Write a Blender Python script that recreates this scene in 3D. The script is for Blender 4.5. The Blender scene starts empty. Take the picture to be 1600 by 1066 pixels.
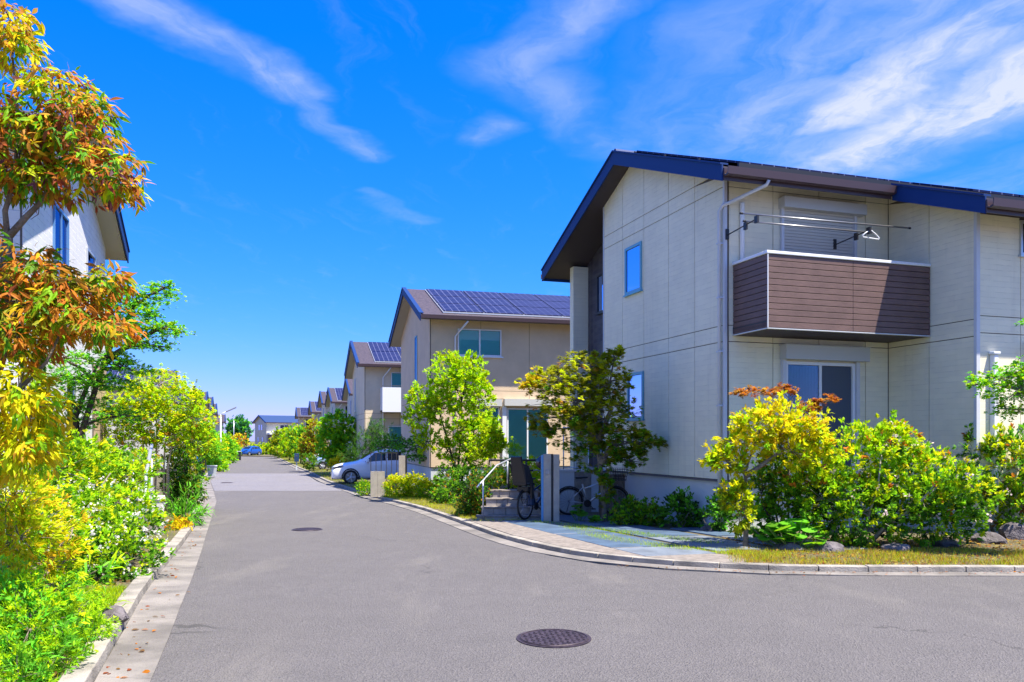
import bpy, math, random
import numpy as np
from mathutils import Vector, Matrix

# ------------------------------------------------------------------ camera, light, exposure
S = bpy.context.scene
C = S.collection
R = math.radians
cam_d = bpy.data.cameras.new('camera'); cam = bpy.data.objects.new('camera', cam_d); C.objects.link(cam)
cam.location = (0, 0, 1.6); cam.rotation_euler = (R(90), 0, 0)
cam_d.sensor_width = 36; cam_d.lens = 28.575; cam_d.shift_y = 0.0956
cam_d.clip_start = 0.05; cam_d.clip_end = 3000
S.camera = cam
S.view_settings.view_transform = 'Standard'; S.view_settings.look = 'None'
S.view_settings.exposure = 1.3; S.view_settings.gamma = 1.0; S.view_settings.use_curve_mapping = False
SUN = Vector((1.215, -0.653, 3.1)).normalized()
sd = bpy.data.lights.new('sun', 'SUN'); sd.energy = 5.0; sd.angle = R(0.5); sd.color = (1.0, 0.93, 0.80)
sun = bpy.data.objects.new('sun', sd); C.objects.link(sun); sun.location = (0, 0, 60)
sun.rotation_euler = SUN.to_track_quat('Z', 'Y').to_euler()
W = bpy.data.worlds.new('World'); S.world = W; W.use_nodes = True
wn = W.node_tree.nodes; wl = W.node_tree.links
for n_ in list(wn): wn.remove(n_)
class NT:
    """small helper to write node maths"""
    def __init__(s, nt): s.nt = nt; s.n = nt.nodes; s.l = nt.links
    def put(s, sock, v):
        if isinstance(v, bpy.types.NodeSocket): s.l.new(v, sock)
        elif v is not None: sock.default_value = v
    def m(s, op, a, b=None, c=None, clamp=False):
        x = s.n.new('ShaderNodeMath'); x.operation = op; x.use_clamp = clamp
        s.put(x.inputs[0], a)
        if b is not None: s.put(x.inputs[1], b)
        if c is not None: s.put(x.inputs[2], c)
        return x.outputs[0]
    def comb(s, x, y, z=0.0):
        k = s.n.new('ShaderNodeCombineXYZ'); s.put(k.inputs[0], x); s.put(k.inputs[1], y); s.put(k.inputs[2], z); return k.outputs[0]
    def sep(s, v):
        k = s.n.new('ShaderNodeSeparateXYZ'); s.put(k.inputs[0], v); return k.outputs
    def noise(s, vec, scale, detail=4, rough=.5, dist=0.0, color=False):
        k = s.n.new('ShaderNodeTexNoise'); s.put(k.inputs['Vector'], vec); k.inputs['Scale'].default_value = scale
        k.inputs['Detail'].default_value = detail; k.inputs['Roughness'].default_value = rough; k.inputs['Distortion'].default_value = dist
        return k.outputs['Color' if color else 'Fac']
    def mapr(s, v, a, b, c=0.0, d=1.0, kind='SMOOTHSTEP'):
        k = s.n.new('ShaderNodeMapRange'); k.interpolation_type = kind; k.clamp = True
        s.put(k.inputs[0], v)
        for i, q in enumerate((a, b, c, d)): s.put(k.inputs[i + 1], q)
        return k.outputs[0]
    def mix(s, f, a, b, blend='MIX'):
        k = s.n.new('ShaderNodeMix'); k.data_type = 'RGBA'; k.blend_type = blend; k.clamp_factor = True
        s.put(k.inputs[0], f); s.put(k.inputs[6], a if isinstance(a, bpy.types.NodeSocket) else (*a, 1)[:4])
        s.put(k.inputs[7], b if isinstance(b, bpy.types.NodeSocket) else (*b, 1)[:4]); return k.outputs[2]
w = NT(W.node_tree)
sky = wn.new('ShaderNodeTexSky'); sky.sky_type = 'NISHITA'; sky.sun_disc = False
sky.sun_elevation = math.asin(SUN.z); sky.sun_rotation = math.atan2(SUN.x, SUN.y)
sky.air_density = 1.0; sky.dust_density = 0.3; sky.ozone_density = 2.0
sr, sg, sb = w.sep(sky.outputs[0])
skyc = w.comb(w.m('MAXIMUM', w.m('SUBTRACT', w.m('MULTIPLY', w.m('POWER', sr, 2.05), .060), .08), .01), w.m('MULTIPLY', w.m('POWER', sg, .91), .525), w.m('MULTIPLY', w.m('POWER', sb, .3), 3.55))
tc = wn.new('ShaderNodeTexCoord')
dx, dy, dz = w.sep(tc.outputs['Generated'])
zc = w.m('MAXIMUM', dz, 0.03)
P0 = w.comb(w.m('DIVIDE', dx, zc), w.m('DIVIDE', dy, zc))          # a flat cloud deck overhead
nz = w.noise(P0, 2.2, 5, .55, 0, True)
sub = wn.new('ShaderNodeVectorMath'); sub.operation = 'MULTIPLY_ADD'
wl.new(nz, sub.inputs[0]); sub.inputs[1].default_value = (.34, .34, 0); sub.inputs[2].default_value = (-.17, -.17, 0)
addv = wn.new('ShaderNodeVectorMath'); addv.operation = 'ADD'; wl.new(P0, addv.inputs[0]); wl.new(sub.outputs[0], addv.inputs[1])
px_, py_, _ = w.sep(addv.outputs[0])
def streak(ax, ay, bx, by, wd, amt):
    L2 = (bx - ax) ** 2 + (by - ay) ** 2
    qx = w.m('SUBTRACT', px_, ax); qy = w.m('SUBTRACT', py_, ay)
    t = w.m('DIVIDE', w.m('ADD', w.m('MULTIPLY', qx, bx - ax), w.m('MULTIPLY', qy, by - ay)), L2, clamp=True)
    ex = w.m('SUBTRACT', qx, w.m('MULTIPLY', t, bx - ax)); ey = w.m('SUBTRACT', qy, w.m('MULTIPLY', t, by - ay))
    d = w.m('SQRT', w.m('ADD', w.m('MULTIPLY', ex, ex), w.m('MULTIPLY', ey, ey)))
    return w.m('MULTIPLY', w.mapr(d, wd * 1.35, wd * .05), amt)
segs = [(-.92, 1.7, -.62, 2.38, .10, .62), (-.62, 2.38, -.50, 2.85, .07, .36),
        (1.75, 1.3, 1.32, 2.6, .27, 1.5), (1.32, 2.6, 1.12, 3.25, .19, 1.3), (1.3, 1.5, 1.03, 2.55, .19, 1.35), (1.55, 1.9, 1.2, 2.9, .36, .75),
        (.95, 1.5, .85, 2.6, .42, .55), (.22, 1.75, .0, 2.2, .13, .5), (.0, 2.2, .36, 2.75, .15, .34), (.55, 2.0, .6, 3.0, .26, .3),
        (-.13, 2.72, -.07, 2.6, .09, .34), (-.62, 3.3, -.42, 3.75, .07, .18), (1.9, 3.0, 1.7, 3.6, .3, .35),
        (2.8, .2, 2.3, 2.0, .5, .95), (-2.8, -.4, -2.3, 2.4, .55, .8), (.5, -1.0, .3, .7, .6, .7), (-1.6, -2.4, -1.3, .1, .7, .8), (1.3, -2.6, 1.6, .6, .7, .9), (-.5, -3, -.3, -1.2, .6, .7)]  # cloud bands outside the view, added and widened to whiten light on shaded walls
tot = None
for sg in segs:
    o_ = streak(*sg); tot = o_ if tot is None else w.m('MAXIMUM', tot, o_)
mp = wn.new('ShaderNodeMapping'); mp.inputs['Rotation'].default_value = (0, 0, R(-12)); mp.inputs['Scale'].default_value = (5.5, 1.5, 1)
wl.new(addv.outputs[0], mp.inputs[0])
fib = w.noise(mp.outputs[0], 1.0, 8, .62, .6)
fine = w.noise(addv.outputs[0], 6.0, 7, .6, .4)
tex = w.m('ADD', w.m('MULTIPLY', fib, .65), w.m('MULTIPLY', fine, .35))
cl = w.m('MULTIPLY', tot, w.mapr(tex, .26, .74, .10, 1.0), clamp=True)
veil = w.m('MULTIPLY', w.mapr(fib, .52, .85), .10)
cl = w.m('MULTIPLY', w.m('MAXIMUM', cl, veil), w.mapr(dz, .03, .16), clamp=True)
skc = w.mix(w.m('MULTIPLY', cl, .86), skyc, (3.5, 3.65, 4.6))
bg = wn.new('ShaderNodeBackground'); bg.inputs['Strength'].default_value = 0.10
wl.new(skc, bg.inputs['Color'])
wo = wn.new('ShaderNodeOutputWorld'); wl.new(bg.outputs[0], wo.inputs[0])

# ------------------------------------------------------------------ helpers
rnd = random.Random(7)
KZ = [(0, 0), (8, 0), (16, -.2), (27, -.38), (40, -.55), (65, -.8), (120, -1.0), (900, -1.0)]
def gz(y):
    if y <= 0: return 0.0
    for (a, b), (c, d) in zip(KZ, KZ[1:]):
        if y <= c: return b + (d - b) * (y - a) / (c - a)
    return -1.0
def at(px, py, Y):
    """a spot of the place seen in this direction at the distance Y (metres)"""
    return Vector(((px - 800) / 1270 * Y, Y, 1.6 + (686 - py) / 1270 * Y))
def lerp_path(pts, y):
    pts = sorted(pts, key=lambda p: p[1])
    if y <= pts[0][1]: return pts[0][0]
    for (a, b), (c, d) in zip(pts, pts[1:]):
        if y <= d: return a + (c - a) * (y - b) / max(1e-6, d - b)
    return pts[-1][0]
class MB:
    def __init__(s): s.v = []; s.f = []
    def add(s, vs, fs):
        k = len(s.v); s.v += [tuple(q) for q in vs]; s.f += [tuple(i + k for i in q) for q in fs]; return s
    def box(s, a, b):
        x0, y0, z0 = a; x1, y1, z1 = b
        return s.add([(x0,y0,z0),(x1,y0,z0),(x1,y1,z0),(x0,y1,z0),(x0,y0,z1),(x1,y0,z1),(x1,y1,z1),(x0,y1,z1)],
                     [(0,3,2,1),(4,5,6,7),(0,1,5,4),(1,2,6,5),(2,3,7,6),(3,0,4,7)])
    def prism(s, bottom, top):
        n = len(bottom)
        return s.add(list(bottom) + list(top), [tuple(range(n))[::-1], tuple(range(n, 2 * n))] + [(i, (i + 1) % n, n + (i + 1) % n, n + i) for i in range(n)])
    def tube(s, pts, r, n=8, cap=True):
        pts = [Vector(p) for p in pts]; k = len(s.v); m = len(pts)
        rr = r if isinstance(r, (list, tuple)) else [r] * m
        up = Vector((0, 0, 1)); prev = None
        for i, p in enumerate(pts):
            d = (pts[min(i + 1, m - 1)] - pts[max(i - 1, 0)]).normalized()
            if prev is None:
                a = d.cross(up if abs(d.z) < .9 else Vector((1, 0, 0))).normalized()
            else: a = (prev - d * prev.dot(d)).normalized()
            prev = a; b = d.cross(a)
            for j in range(n):
                t = 2 * math.pi * j / n
                s.v.append(tuple(p + (a * math.cos(t) + b * math.sin(t)) * rr[i]))
        for i in range(m - 1):
            for j in range(n):
                s.f.append((k + i*n + j, k + i*n + (j+1) % n, k + (i+1)*n + (j+1) % n, k + (i+1)*n + j))
        if cap: s.f.append(tuple(k + j for j in range(n))[::-1]); s.f.append(tuple(k + (m-1)*n + j for j in range(n)))
        return s
    def ring(s, c, r, tr, axis, n=28, k=8):
        c = Vector(c); ax = Vector(axis).normalized(); a = ax.orthogonal().normalized(); b = ax.cross(a)
        base = len(s.v)
        for i in range(n):
            t = 2 * math.pi * i / n; d = a * math.cos(t) + b * math.sin(t)
            for j in range(k):
                u = 2 * math.pi * j / k
                s.v.append(tuple(c + d * (r + tr * math.cos(u)) + ax * tr * math.sin(u)))
        for i in range(n):
            for j in range(k):
                s.f.append((base + i*k + j, base + ((i+1) % n)*k + j, base + ((i+1) % n)*k + (j+1) % k, base + i*k + (j+1) % k))
        return s
    def disc(s, c, r, axis, th, n=24):
        c = Vector(c); ax = Vector(axis).normalized(); return s.tube([c - ax * th / 2, c + ax * th / 2], r, n)
    def build(s, name, mat, parent=None, smooth=False, bevel=0.0):
        me = bpy.data.meshes.new(name); me.from_pydata(s.v, [], s.f); me.update()
        if smooth: me.polygons.foreach_set('use_smooth', [True] * len(me.polygons))
        me.materials.append(mat)
        return link(name, me, parent, bevel)
def link(name, me, parent=None, bevel=0.0):
    o = bpy.data.objects.new(name, me); C.objects.link(o)
    if parent is not None: o.parent = parent
    if bevel:
        b = o.modifiers.new('bevel', 'BEVEL'); b.width = bevel; b.segments = 2; b.limit_method = 'ANGLE'
    return o
def tag(o, label=None, cat=None, group=None, kind=None):
    if label: o['label'] = label
    if cat: o['category'] = cat
    if group: o['group'] = group
    if kind: o['kind'] = kind
    return o
def thing(name, label, cat, loc=(0, 0, 0), yaw=0.0, group=None):
    o = bpy.data.objects.new(name, None); C.objects.link(o); o.location = loc; o.rotation_euler = (0, 0, yaw); o.empty_display_size = .2
    return tag(o, label, cat, group)
def quick(name, boxes, mat, parent=None, bevel=0.0):
    m = MB()
    for a, b in boxes: m.box(a, b)
    return m.build(name, mat, parent, False, bevel)

# ------------------------------------------------------------------ materials
MATS = {}
def mat(name, col, rough=.7, var=0.0, vscale=3.0, bump=0.0, bscale=60.0, metal=0.0, col2=None, spec=.5, extra=None, coat=0.0):
    if name in MATS: return MATS[name]
    m = bpy.data.materials.new(name); m.use_nodes = True; t = NT(m.node_tree)
    p = t.n['Principled BSDF']; p.inputs['Roughness'].default_value = rough; p.inputs['Metallic'].default_value = metal
    p.inputs['Specular IOR Level'].default_value = spec; p.inputs['Coat Weight'].default_value = coat
    co = t.n.new('ShaderNodeTexCoord').outputs['Object']
    c = (*col, 1)
    if var or col2:
        nf = t.noise(co, vscale, 6, .6)
        c2 = col2 if col2 else tuple(max(0, q * (1 - var)) for q in col)
        c1 = col if col2 else tuple(q * (1 + var) for q in col)
        c = t.mix(t.mapr(nf, .3, .7), c2, c1)
    h = None
    if bump:
        h = t.m('MULTIPLY', t.noise(co, bscale, 3, .6), bump)
    if extra:
        c, h = extra(t, co, c, h)
    t.put(p.inputs['Base Color'], c)
    if h is not None:
        b = t.n.new('ShaderNodeBump'); b.inputs['Strength'].default_value = 1.0; b.inputs['Distance'].default_value = 1.0
        t.put(b.inputs['Height'], h); t.l.new(b.outputs[0], p.inputs['Normal'])
    MATS[name] = m; return m
def siding_extra(pitch, depth, dark):
    def f(t, co, c, h):
        x, y, z = t.sep(co)
        row = t.m('DIVIDE', z, pitch)
        fr = t.m('FRACT', row)
        brk = t.mapr(t.noise(t.comb(t.m('MULTIPLY', x, 2.2), t.m('MULTIPLY', y, 2.2), t.m('FLOOR', row)), 2.0, 3, .6), .36, .60)
        gr = t.m('MULTIPLY', t.mapr(fr, .88, .97), brk)               # the groove between two profiles, fading in and out
        st = t.noise(t.comb(t.m('MULTIPLY', x, 3), t.m('MULTIPLY', y, 3), t.m('MULTIPLY', z, 40)), 4, 4, .6)
        rown = t.noise(t.comb(t.m('MULTIPLY', x, 1.2), t.m('MULTIPLY', y, 1.2), t.m('FLOOR', row)), 1.7, 2, .5)
        c = t.mix(t.m('MULTIPLY', t.mapr(rown, .35, .65), .10), c if isinstance(c, bpy.types.NodeSocket) else c[:3], (.35, .33, .28))
        c = t.mix(t.m('MULTIPLY', gr, dark), c, (.10, .10, .09))
        rain = t.noise(t.comb(t.m('MULTIPLY', x, 3.5), t.m('MULTIPLY', y, 3.5), t.m('MULTIPLY', z, .22)), 2.0, 4, .6)
        c = t.mix(t.m('MULTIPLY', t.mapr(rain, .5, .75), .13), c, (.36, .33, .27))
        hh = t.m('ADD', t.m('MULTIPLY', gr, -depth), t.m('MULTIPLY', st, .0022))
        return c, hh
    return f
def asphalt(name, col, sc=1.0):
    def f(t, co, c, h):
        sp = t.noise(co, 80, 4, .85); sp2 = t.noise(co, 30, 4, .8); big = t.noise(co, .45, 4, .6); mid = t.noise(co, 3.0, 5, .6)
        vor = t.n.new('ShaderNodeTexVoronoi'); vor.inputs['Scale'].default_value = 70; t.put(vor.inputs['Vector'], co)
        k = t.m('ADD', t.m('ADD', t.m('MULTIPLY', sp, 1.9), t.m('MULTIPLY', sp2, 1.3)), t.m('MULTIPLY', mid, .30))
        k = t.m('ADD', t.m('MULTIPLY', big, .20), k)
        k = t.m('MAXIMUM', t.m('SUBTRACT', k, .87), .1)
        c = t.mix(1.0, tuple(q for q in col), t.comb(k, k, k), 'MULTIPLY')
        lite = t.m('MULTIPLY', t.mapr(vor.outputs['Distance'], .20, .06), t.mapr(sp2, .46, .60))
        c = t.mix(t.m('MULTIPLY', lite, .75), c, (.33, .31, .31))
        x, y, z = t.sep(co)
        wob = t.noise(co, .8, 4, .6, 0, True)
        vv = t.n.new('ShaderNodeVectorMath'); vv.operation = 'MULTIPLY_ADD'; t.put(vv.inputs[0], wob); vv.inputs[1].default_value = (1.6, 1.6, 0); t.put(vv.inputs[2], co)
        ck = t.n.new('ShaderNodeTexVoronoi'); ck.feature = 'DISTANCE_TO_EDGE'; ck.inputs['Scale'].default_value = .21; t.put(ck.inputs['Vector'], vv.outputs[0])
        crack = t.m('MULTIPLY', t.mapr(ck.outputs['Distance'], .0035, .0008), t.mapr(t.noise(co, .35, 2, .5), .50, .60))
        c = t.mix(t.m('MULTIPLY', crack, .55), c, (.03, .028, .026))
        stn = t.mapr(t.noise(co, 1.1, 3, .5, 1.2), .66, .78)
        c = t.mix(t.m('MULTIPLY', stn, .28), c, (.05, .045, .045))
        dust = t.mapr(t.noise(t.comb(t.m('MULTIPLY', x, 1.0), t.m('MULTIPLY', y, .25)), 1.3, 5, .6), .52, .72)
        c = t.mix(t.m('MULTIPLY', dust, .22), c, (.26, .235, .20))
        return c, t.m('ADD', t.m('MULTIPLY', sp2, .018), t.m('MULTIPLY', vor.outputs['Distance'], .014))
    return mat(name, col, .85, extra=f)
M_asph = asphalt('asphalt', (.122, .112, .110))
M_asph2 = asphalt('pale_asphalt', (.185, .175, .19))
M_conc = mat('kerb_concrete', (.26, .235, .20), .85, .35, 2.5, .012, 50)
M_gut = mat('gutter_concrete', (.175, .158, .142), .85, .35, 1.6, .010, 60)
M_soil = mat('soil', (.10, .075, .045), .95, .5, 1.5, .03, 30, col2=(.05, .06, .02))
M_lot = mat('lot_ground', (.13, .10, .055), .95, .5, 1.4, .035, 25, col2=(.075, .075, .03))
M_pave = mat('aggregate_paving', (.21, .18, .155), .85, .25, 9, .01, 120)
M_slab = mat('slate_slab', (.065, .105, .165), .55, .25, 2.2, .006, 40)
M_slab2 = mat('slate_slab_pale', (.14, .165, .20), .6, .25, 2.2, .006, 40)
M_siding = mat('cream_siding', (.80, .735, .53), .6, .04, .8, extra=siding_extra(.0975, .0025, .16))
M_siding_core = mat('sealant', (.11, .09, .075), .8)
M_trim = mat('pale_trim', (.55, .56, .58), .5, .05, 2)
M_found = mat('painted_foundation', (.52, .55, .56), .8, .06, 1.2, .004, 90)
M_fascia = mat('navy_fascia', (.006, .035, .15), .6, metal=.0, spec=.25)
M_gutter = mat('brown_gutter', (.065, .04, .045), .4)
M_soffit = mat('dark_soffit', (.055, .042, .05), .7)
M_soffit_beige = mat('beige_soffit', (.36, .32, .25), .7)
def rooft(t, co, c, h):
    x, y, z = t.sep(co)
    r = t.m('FRACT', t.m('DIVIDE', y, .28)); g = t.mapr(r, .9, .98)
    br = t.noise(co, 9, 4, .7)
    c = t.mix(t.mapr(br, .3, .7), (.035, .026, .035), (.075, .055, .065))
    return t.mix(t.m('MULTIPLY', g, .7), c, (.02, .02, .02)), t.m('MULTIPLY', g, -.012)
M_roof = mat('slate_roof', (.08, .06, .08), .6, extra=rooft)
def solar(t, co, c, h):
    x, y, z = t.sep(co)
    gx = t.m('ABSOLUTE', t.m('SUBTRACT', t.m('FRACT', t.m('DIVIDE', x, .26)), .5)); gy = t.m('ABSOLUTE', t.m('SUBTRACT', t.m('FRACT', t.m('DIVIDE', y, .26)), .5))
    g = t.mapr(t.m('MAXIMUM', gx, gy), .455, .475)
    return t.mix(t.m('MULTIPLY', g, .75), (.010, .012, .050), (.19, .20, .33)), None
M_solar = mat('solar_cells', (.01, .015, .06), .38, extra=solar, spec=.16)
M_alu = mat('aluminium', (.55, .57, .60), .35, metal=.6)
M_white = mat('white_vinyl', (.72, .73, .74), .4)
M_brown = mat('brown_board', (.135, .080, .068), .6, .12, 3, extra=None, bump=.003, bscale=25)
M_dark = mat('black_plastic', (.015, .015, .018), .45)
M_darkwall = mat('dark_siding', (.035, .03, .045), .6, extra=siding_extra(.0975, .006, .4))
M_shut = mat('shutter_slat', (.50, .50, .47), .5)
M_steel = mat('steel', (.26, .26, .27), .35, metal=.7)
M_rail = mat('bronze_rail', (.06, .05, .045), .4, metal=.3)
M_rubber = mat('rubber', (.012, .012, .012), .8)
M_stone = mat('rock', (.16, .14, .15), .9, .5, 5, .05, 12, col2=(.06, .05, .055))
M_curtain = mat('green_curtain', (.30, .80, .66), .9)
M_curtain_w = mat('pale_curtain', (.42, .48, .45), .9)
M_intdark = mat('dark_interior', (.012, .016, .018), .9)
M_bark = mat('grey_bark', (.20, .165, .13), .9, .35, 14, .02, 35)
M_bark2 = mat('pale_bark', (.34, .29, .23), .9, .35, 14, .015, 35)
M_bark3 = mat('dark_bark', (.07, .05, .035), .9, .35, 14, .02, 35)
M_iron = mat('cast_iron', (.055, .04, .05), .55, .4, 20, metal=.4)
M_screen = mat('insect_screen', (.05, .07, .10), .45)
def glass_mat():
    m = bpy.data.materials.new('window_glass'); m.use_nodes = True; t = NT(m.node_tree)
    for q in list(t.n): t.n.remove(q)
    out = t.n.new('ShaderNodeOutputMaterial'); g = t.n.new('ShaderNodeBsdfGlossy'); g.inputs['Roughness'].default_value = .015
    g.inputs['Color'].default_value = (.42, .56, .95, 1)
    tr = t.n.new('ShaderNodeBsdfTransparent'); tr.inputs['Color'].default_value = (.88, .95, .95, 1)
    lw = t.n.new('ShaderNodeFresnel'); lw.inputs['IOR'].default_value = 1.5
    mx = t.n.new('ShaderNodeMixShader'); t.l.new(lw.outputs[0], mx.inputs[0]); t.l.new(tr.outputs[0], mx.inputs[1]); t.l.new(g.outputs[0], mx.inputs[2]); t.l.new(mx.outputs[0], out.inputs[0])
    return m
M_glass = glass_mat()
def leaf_mat(name, trans=.5, rough=.55):
    m = bpy.data.materials.new(name); m.use_nodes = True; t = NT(m.node_tree)
    for q in list(t.n): t.n.remove(q)
    a = t.n.new('ShaderNodeAttribute'); a.attribute_name = 'tint'
    out = t.n.new('ShaderNodeOutputMaterial'); p = t.n.new('ShaderNodeBsdfPrincipled'); p.inputs['Roughness'].default_value = rough
    p.inputs['Specular IOR Level'].default_value = .16
    tl = t.n.new('ShaderNodeBsdfTranslucent'); mx = t.n.new('ShaderNodeMixShader'); mx.inputs[0].default_value = trans
    t.l.new(a.outputs['Color'], p.inputs['Base Color'])
    g = t.n.new('ShaderNodeGamma'); g.inputs[1].default_value = .97; t.l.new(a.outputs['Color'], g.inputs[0]); t.l.new(g.outputs[0], tl.inputs['Color'])
    t.l.new(p.outputs[0], mx.inputs[1]); t.l.new(tl.outputs[0], mx.inputs[2]); t.l.new(mx.outputs[0], out.inputs[0])
    return m
M_leaf = leaf_mat('leaf')

# ------------------------------------------------------------------ ground, road, kerbs
LA = [(-1.55, -30), (-1.6, 0), (-2.1, 4.48), (-2.38, 5.35), (-2.75, 6.51), (-3.69, 9.35), (-4.77, 12.5), (-5.7, 15.16), (-7.7, 20.96), (-9.2, 25.3), (-11.6, 31.6), (-15.5, 41.7), (-19.8, 54.5), (-28, 80), (-39.5, 117.5)]
LK = [(-1.85, -30), (-1.95, 0), (-2.43, 4.48), (-2.74, 5.35), (-3.16, 6.58), (-3.9, 8.71), (-5.2, 12.77), (-6.5, 16.67), (-8.02, 20.96), (-9.55, 25.3), (-11.95, 31.6), (-15.85, 41.7), (-20.2, 54.5), (-28.4, 80), (-39.9, 117.5)]
RA = [(3.09, 9.83), (1.96, 10.27), (1.17, 10.84), (.55, 11.79), (-.22, 13.69), (-1.04, 16.52), (-2.48, 20.96), (-3.88, 24.66), (-5.25, 27.77), (-7.0, 33.12), (-10.0, 41.7), (-14.5, 56.5), (-24.8, 87.5), (-34.5, 117.5)]
RK = [(60, 10.05), (6.39, 10.02), (4.71, 10.0), (3.21, 10.12), (2.05, 10.6), (1.24, 11.3), (.62, 12.2), (-.14, 14.1), (-.93, 16.9), (-2.3, 21.4), (-3.7, 25.1), (-5.1, 28.4), (-6.85, 33.6), (-9.75, 42), (-14.2, 56.7), (-24.5, 87.6), (-34.2, 117.5)]
def sheet(name, rows, m, zoff, kind='structure', label=None):
    """rows: (y, x0, x1) ; a strip following the slope of the street"""
    mb = MB()
    vs = []; fs = []
    for i, (y, a, b) in enumerate(rows):
        z = gz(y) + zoff; vs += [(a, y, z), (b, y, z)]
        if i: fs.append((2*i-2, 2*i-1, 2*i+1, 2*i))
    mb.add(vs, fs); o = mb.build(name, m); tag(o, kind=kind); return o
ys = [-60, 0, 8, 12, 16, 20, 27, 33, 40, 52, 65, 90, 120, 300, 900]
sheet('ground', [(y, -700, 700) for y in ys], M_soil, -.07)
rys = [-30, 0, 4.48, 5.35, 6.51, 8, 9, 9.7]
rows = [(y, lerp_path(LA, y), 60) for y in rys] + [(9.701, lerp_path(LA, 9.7), 60), (9.76, lerp_path(LA, 9.76), 3.9)]
for y in sorted(set([p[1] for p in RA] + [p[1] for p in LA if p[1] > 9.9] + [16, 27, 40, 65])):
    if y > 9.8: rows.append((y, lerp_path(LA, y), lerp_path(RA, y)))
rows += [(124, -50, -37.2), (130, -70, -43), (137, -95, -70)]
road = sheet('road', rows, M_asph, 0)
py0, py1 = 31.9, 53.6
sheet('road_patch', [(y, lerp_path(LA, y) + .04, lerp_path(RA, y) - .04) for y in (py0, 33.12, 36, 40, 41.7, 47, py1)], M_asph2, .004)
# raised ground behind the kerbs
sheet('left_lawn', [(y, -260, lerp_path(LK, y) - .1) for y in [-30, 0, 4.48, 5.35, 6.58, 8, 8.71, 12.77, 16, 16.67, 20.96, 25.3, 27, 31.6, 40, 41.7, 54.5, 65, 80, 117.5]], M_lot, .07)
rr = [(9.99 + .1, 4.9, 260)] + [(y, lerp_path(RK, y) + .12, 260) for y in [10.4, 11.3, 12.2, 14.1, 16, 16.9, 21.4, 25.1, 27, 28.4, 33.6, 40, 42, 56.7, 65, 87.6, 117.5]]
sheet('right_lawn', rr, M_lot, .07)
sheet('far_lawn', [(y, (-36 if y < 124 else -45) if y < 137 else -260, 260) for y in (117.6, 124, 129, 136.9, 138, 600)], M_lot, .07)

def resample(pts, step):
    pts = [Vector((p[0], p[1])) for p in pts]; out = []; acc = 0
    cur = pts[0]; out.append(cur.copy()); i = 1; need = step
    while i < len(pts):
        d = (pts[i] - cur).length
        if d >= need: cur = cur + (pts[i] - cur).normalized() * need; out.append(cur.copy()); need = step
        else: need -= d; cur = pts[i]; i += 1
    return out
def smooth_path(pts, it=2):
    for _ in range(it):
        q = [pts[0]]
        for a, b in zip(pts, pts[1:]):
            q += [(a[0]*.75 + b[0]*.25, a[1]*.75 + b[1]*.25), (a[0]*.25 + b[0]*.75, a[1]*.25 + b[1]*.75)]
        q.append(pts[-1]); pts = q
    return pts
def kerb_run(name, path, side, step, width, h, far_from):
    """side=+1: the kerb lies to the right of the path's direction"""
    root = thing(name, None, None); del_props(root); tag(root, kind='structure')
    pts = resample(smooth_path(path), step); far = MB()
    for k, (a, b) in enumerate(zip(pts, pts[1:])):
        d = (b - a).normalized(); nrm = Vector((d.y, -d.x)) * side
        g = .006; a2 = a + d * g; b2 = b - d * g
        j = rnd.uniform(-.006, .006); hh = h + rnd.uniform(-.004, .004)
        za, zb = gz(a.y), gz(b.y)
        q = [a2 + nrm * j, b2 + nrm * j, b2 + nrm * (width + j), a2 + nrm * (width + j)]
        zz = [za, zb, zb, za]
        bot = [(p.x, p.y, z - .08) for p, z in zip(q, zz)]
        top = [(p.x + (nrm.x * .012 if i < 2 else 0), p.y + (nrm.y * .012 if i < 2 else 0), z + hh) for i, (p, z) in enumerate(zip(q, zz))]
        if side > 0: bot.reverse(); top.reverse()
        if a.y < far_from:
            m = MB().prism(bot, top); m.build('kerb_stone', M_conc, root, False, .008)
        else: far.prism(bot, top)
    if far.v: tag(far.build('kerb_stones', M_conc, root), kind='stuff')
    return root
def del_props(o):
    for k in ('label', 'category', 'group'):
        if k in o: del o[k]
kerb_run('kerb', [p for p in LK if p[1] >= 0], -1, .6, .17, .10, 30)
kerb_run('kerb', [(14, 10.03)] + RK[1:], 1, .6, .15, .075, 30)
def gutter_run(path_a, path_b, ylo, yhi, step, zoff):
    root = thing('gutter', None, None); del_props(root); tag(root, kind='structure')
    y = ylo; far = MB()
    pa = sorted(path_a, key=lambda p: p[1]); pb = sorted(path_b, key=lambda p: p[1])
    while y < yhi:
        y2 = min(yhi, y + step * (1 if y < 30 else 4)); q = []
        n = 3; L = [y + (y2 - y) * i / n for i in range(n + 1)]; L[0] += .002; L[-1] -= .002
        A = [(lerp_path(pa, t), t) for t in L]; B = [(lerp_path(pb, t), t) for t in L]
        vs = [(x, t, gz(t) + zoff) for x, t in A] + [(x, t, gz(t) + zoff + .012) for x, t in B] + [(x, t, gz(t) - .05) for x, t in A]
        k = n + 1
        fs = [(i, i + 1, k + i + 1, k + i) for i in range(n)] + [(i, 2*k + i, 2*k + i + 1, i + 1) for i in range(n)] + [(0, k, 2*k), (n, 2*k + n, k + n)]
        if y < 30: MB().add(vs, fs).build('gutter_slab', M_gut, root)
        else: far.add(vs, fs)
        y = y2
    tag(far.build('gutter_slabs', M_gut, root), kind='stuff')
gutter_run(LA, LK, 0, 117, 1.8, .008)
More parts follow.
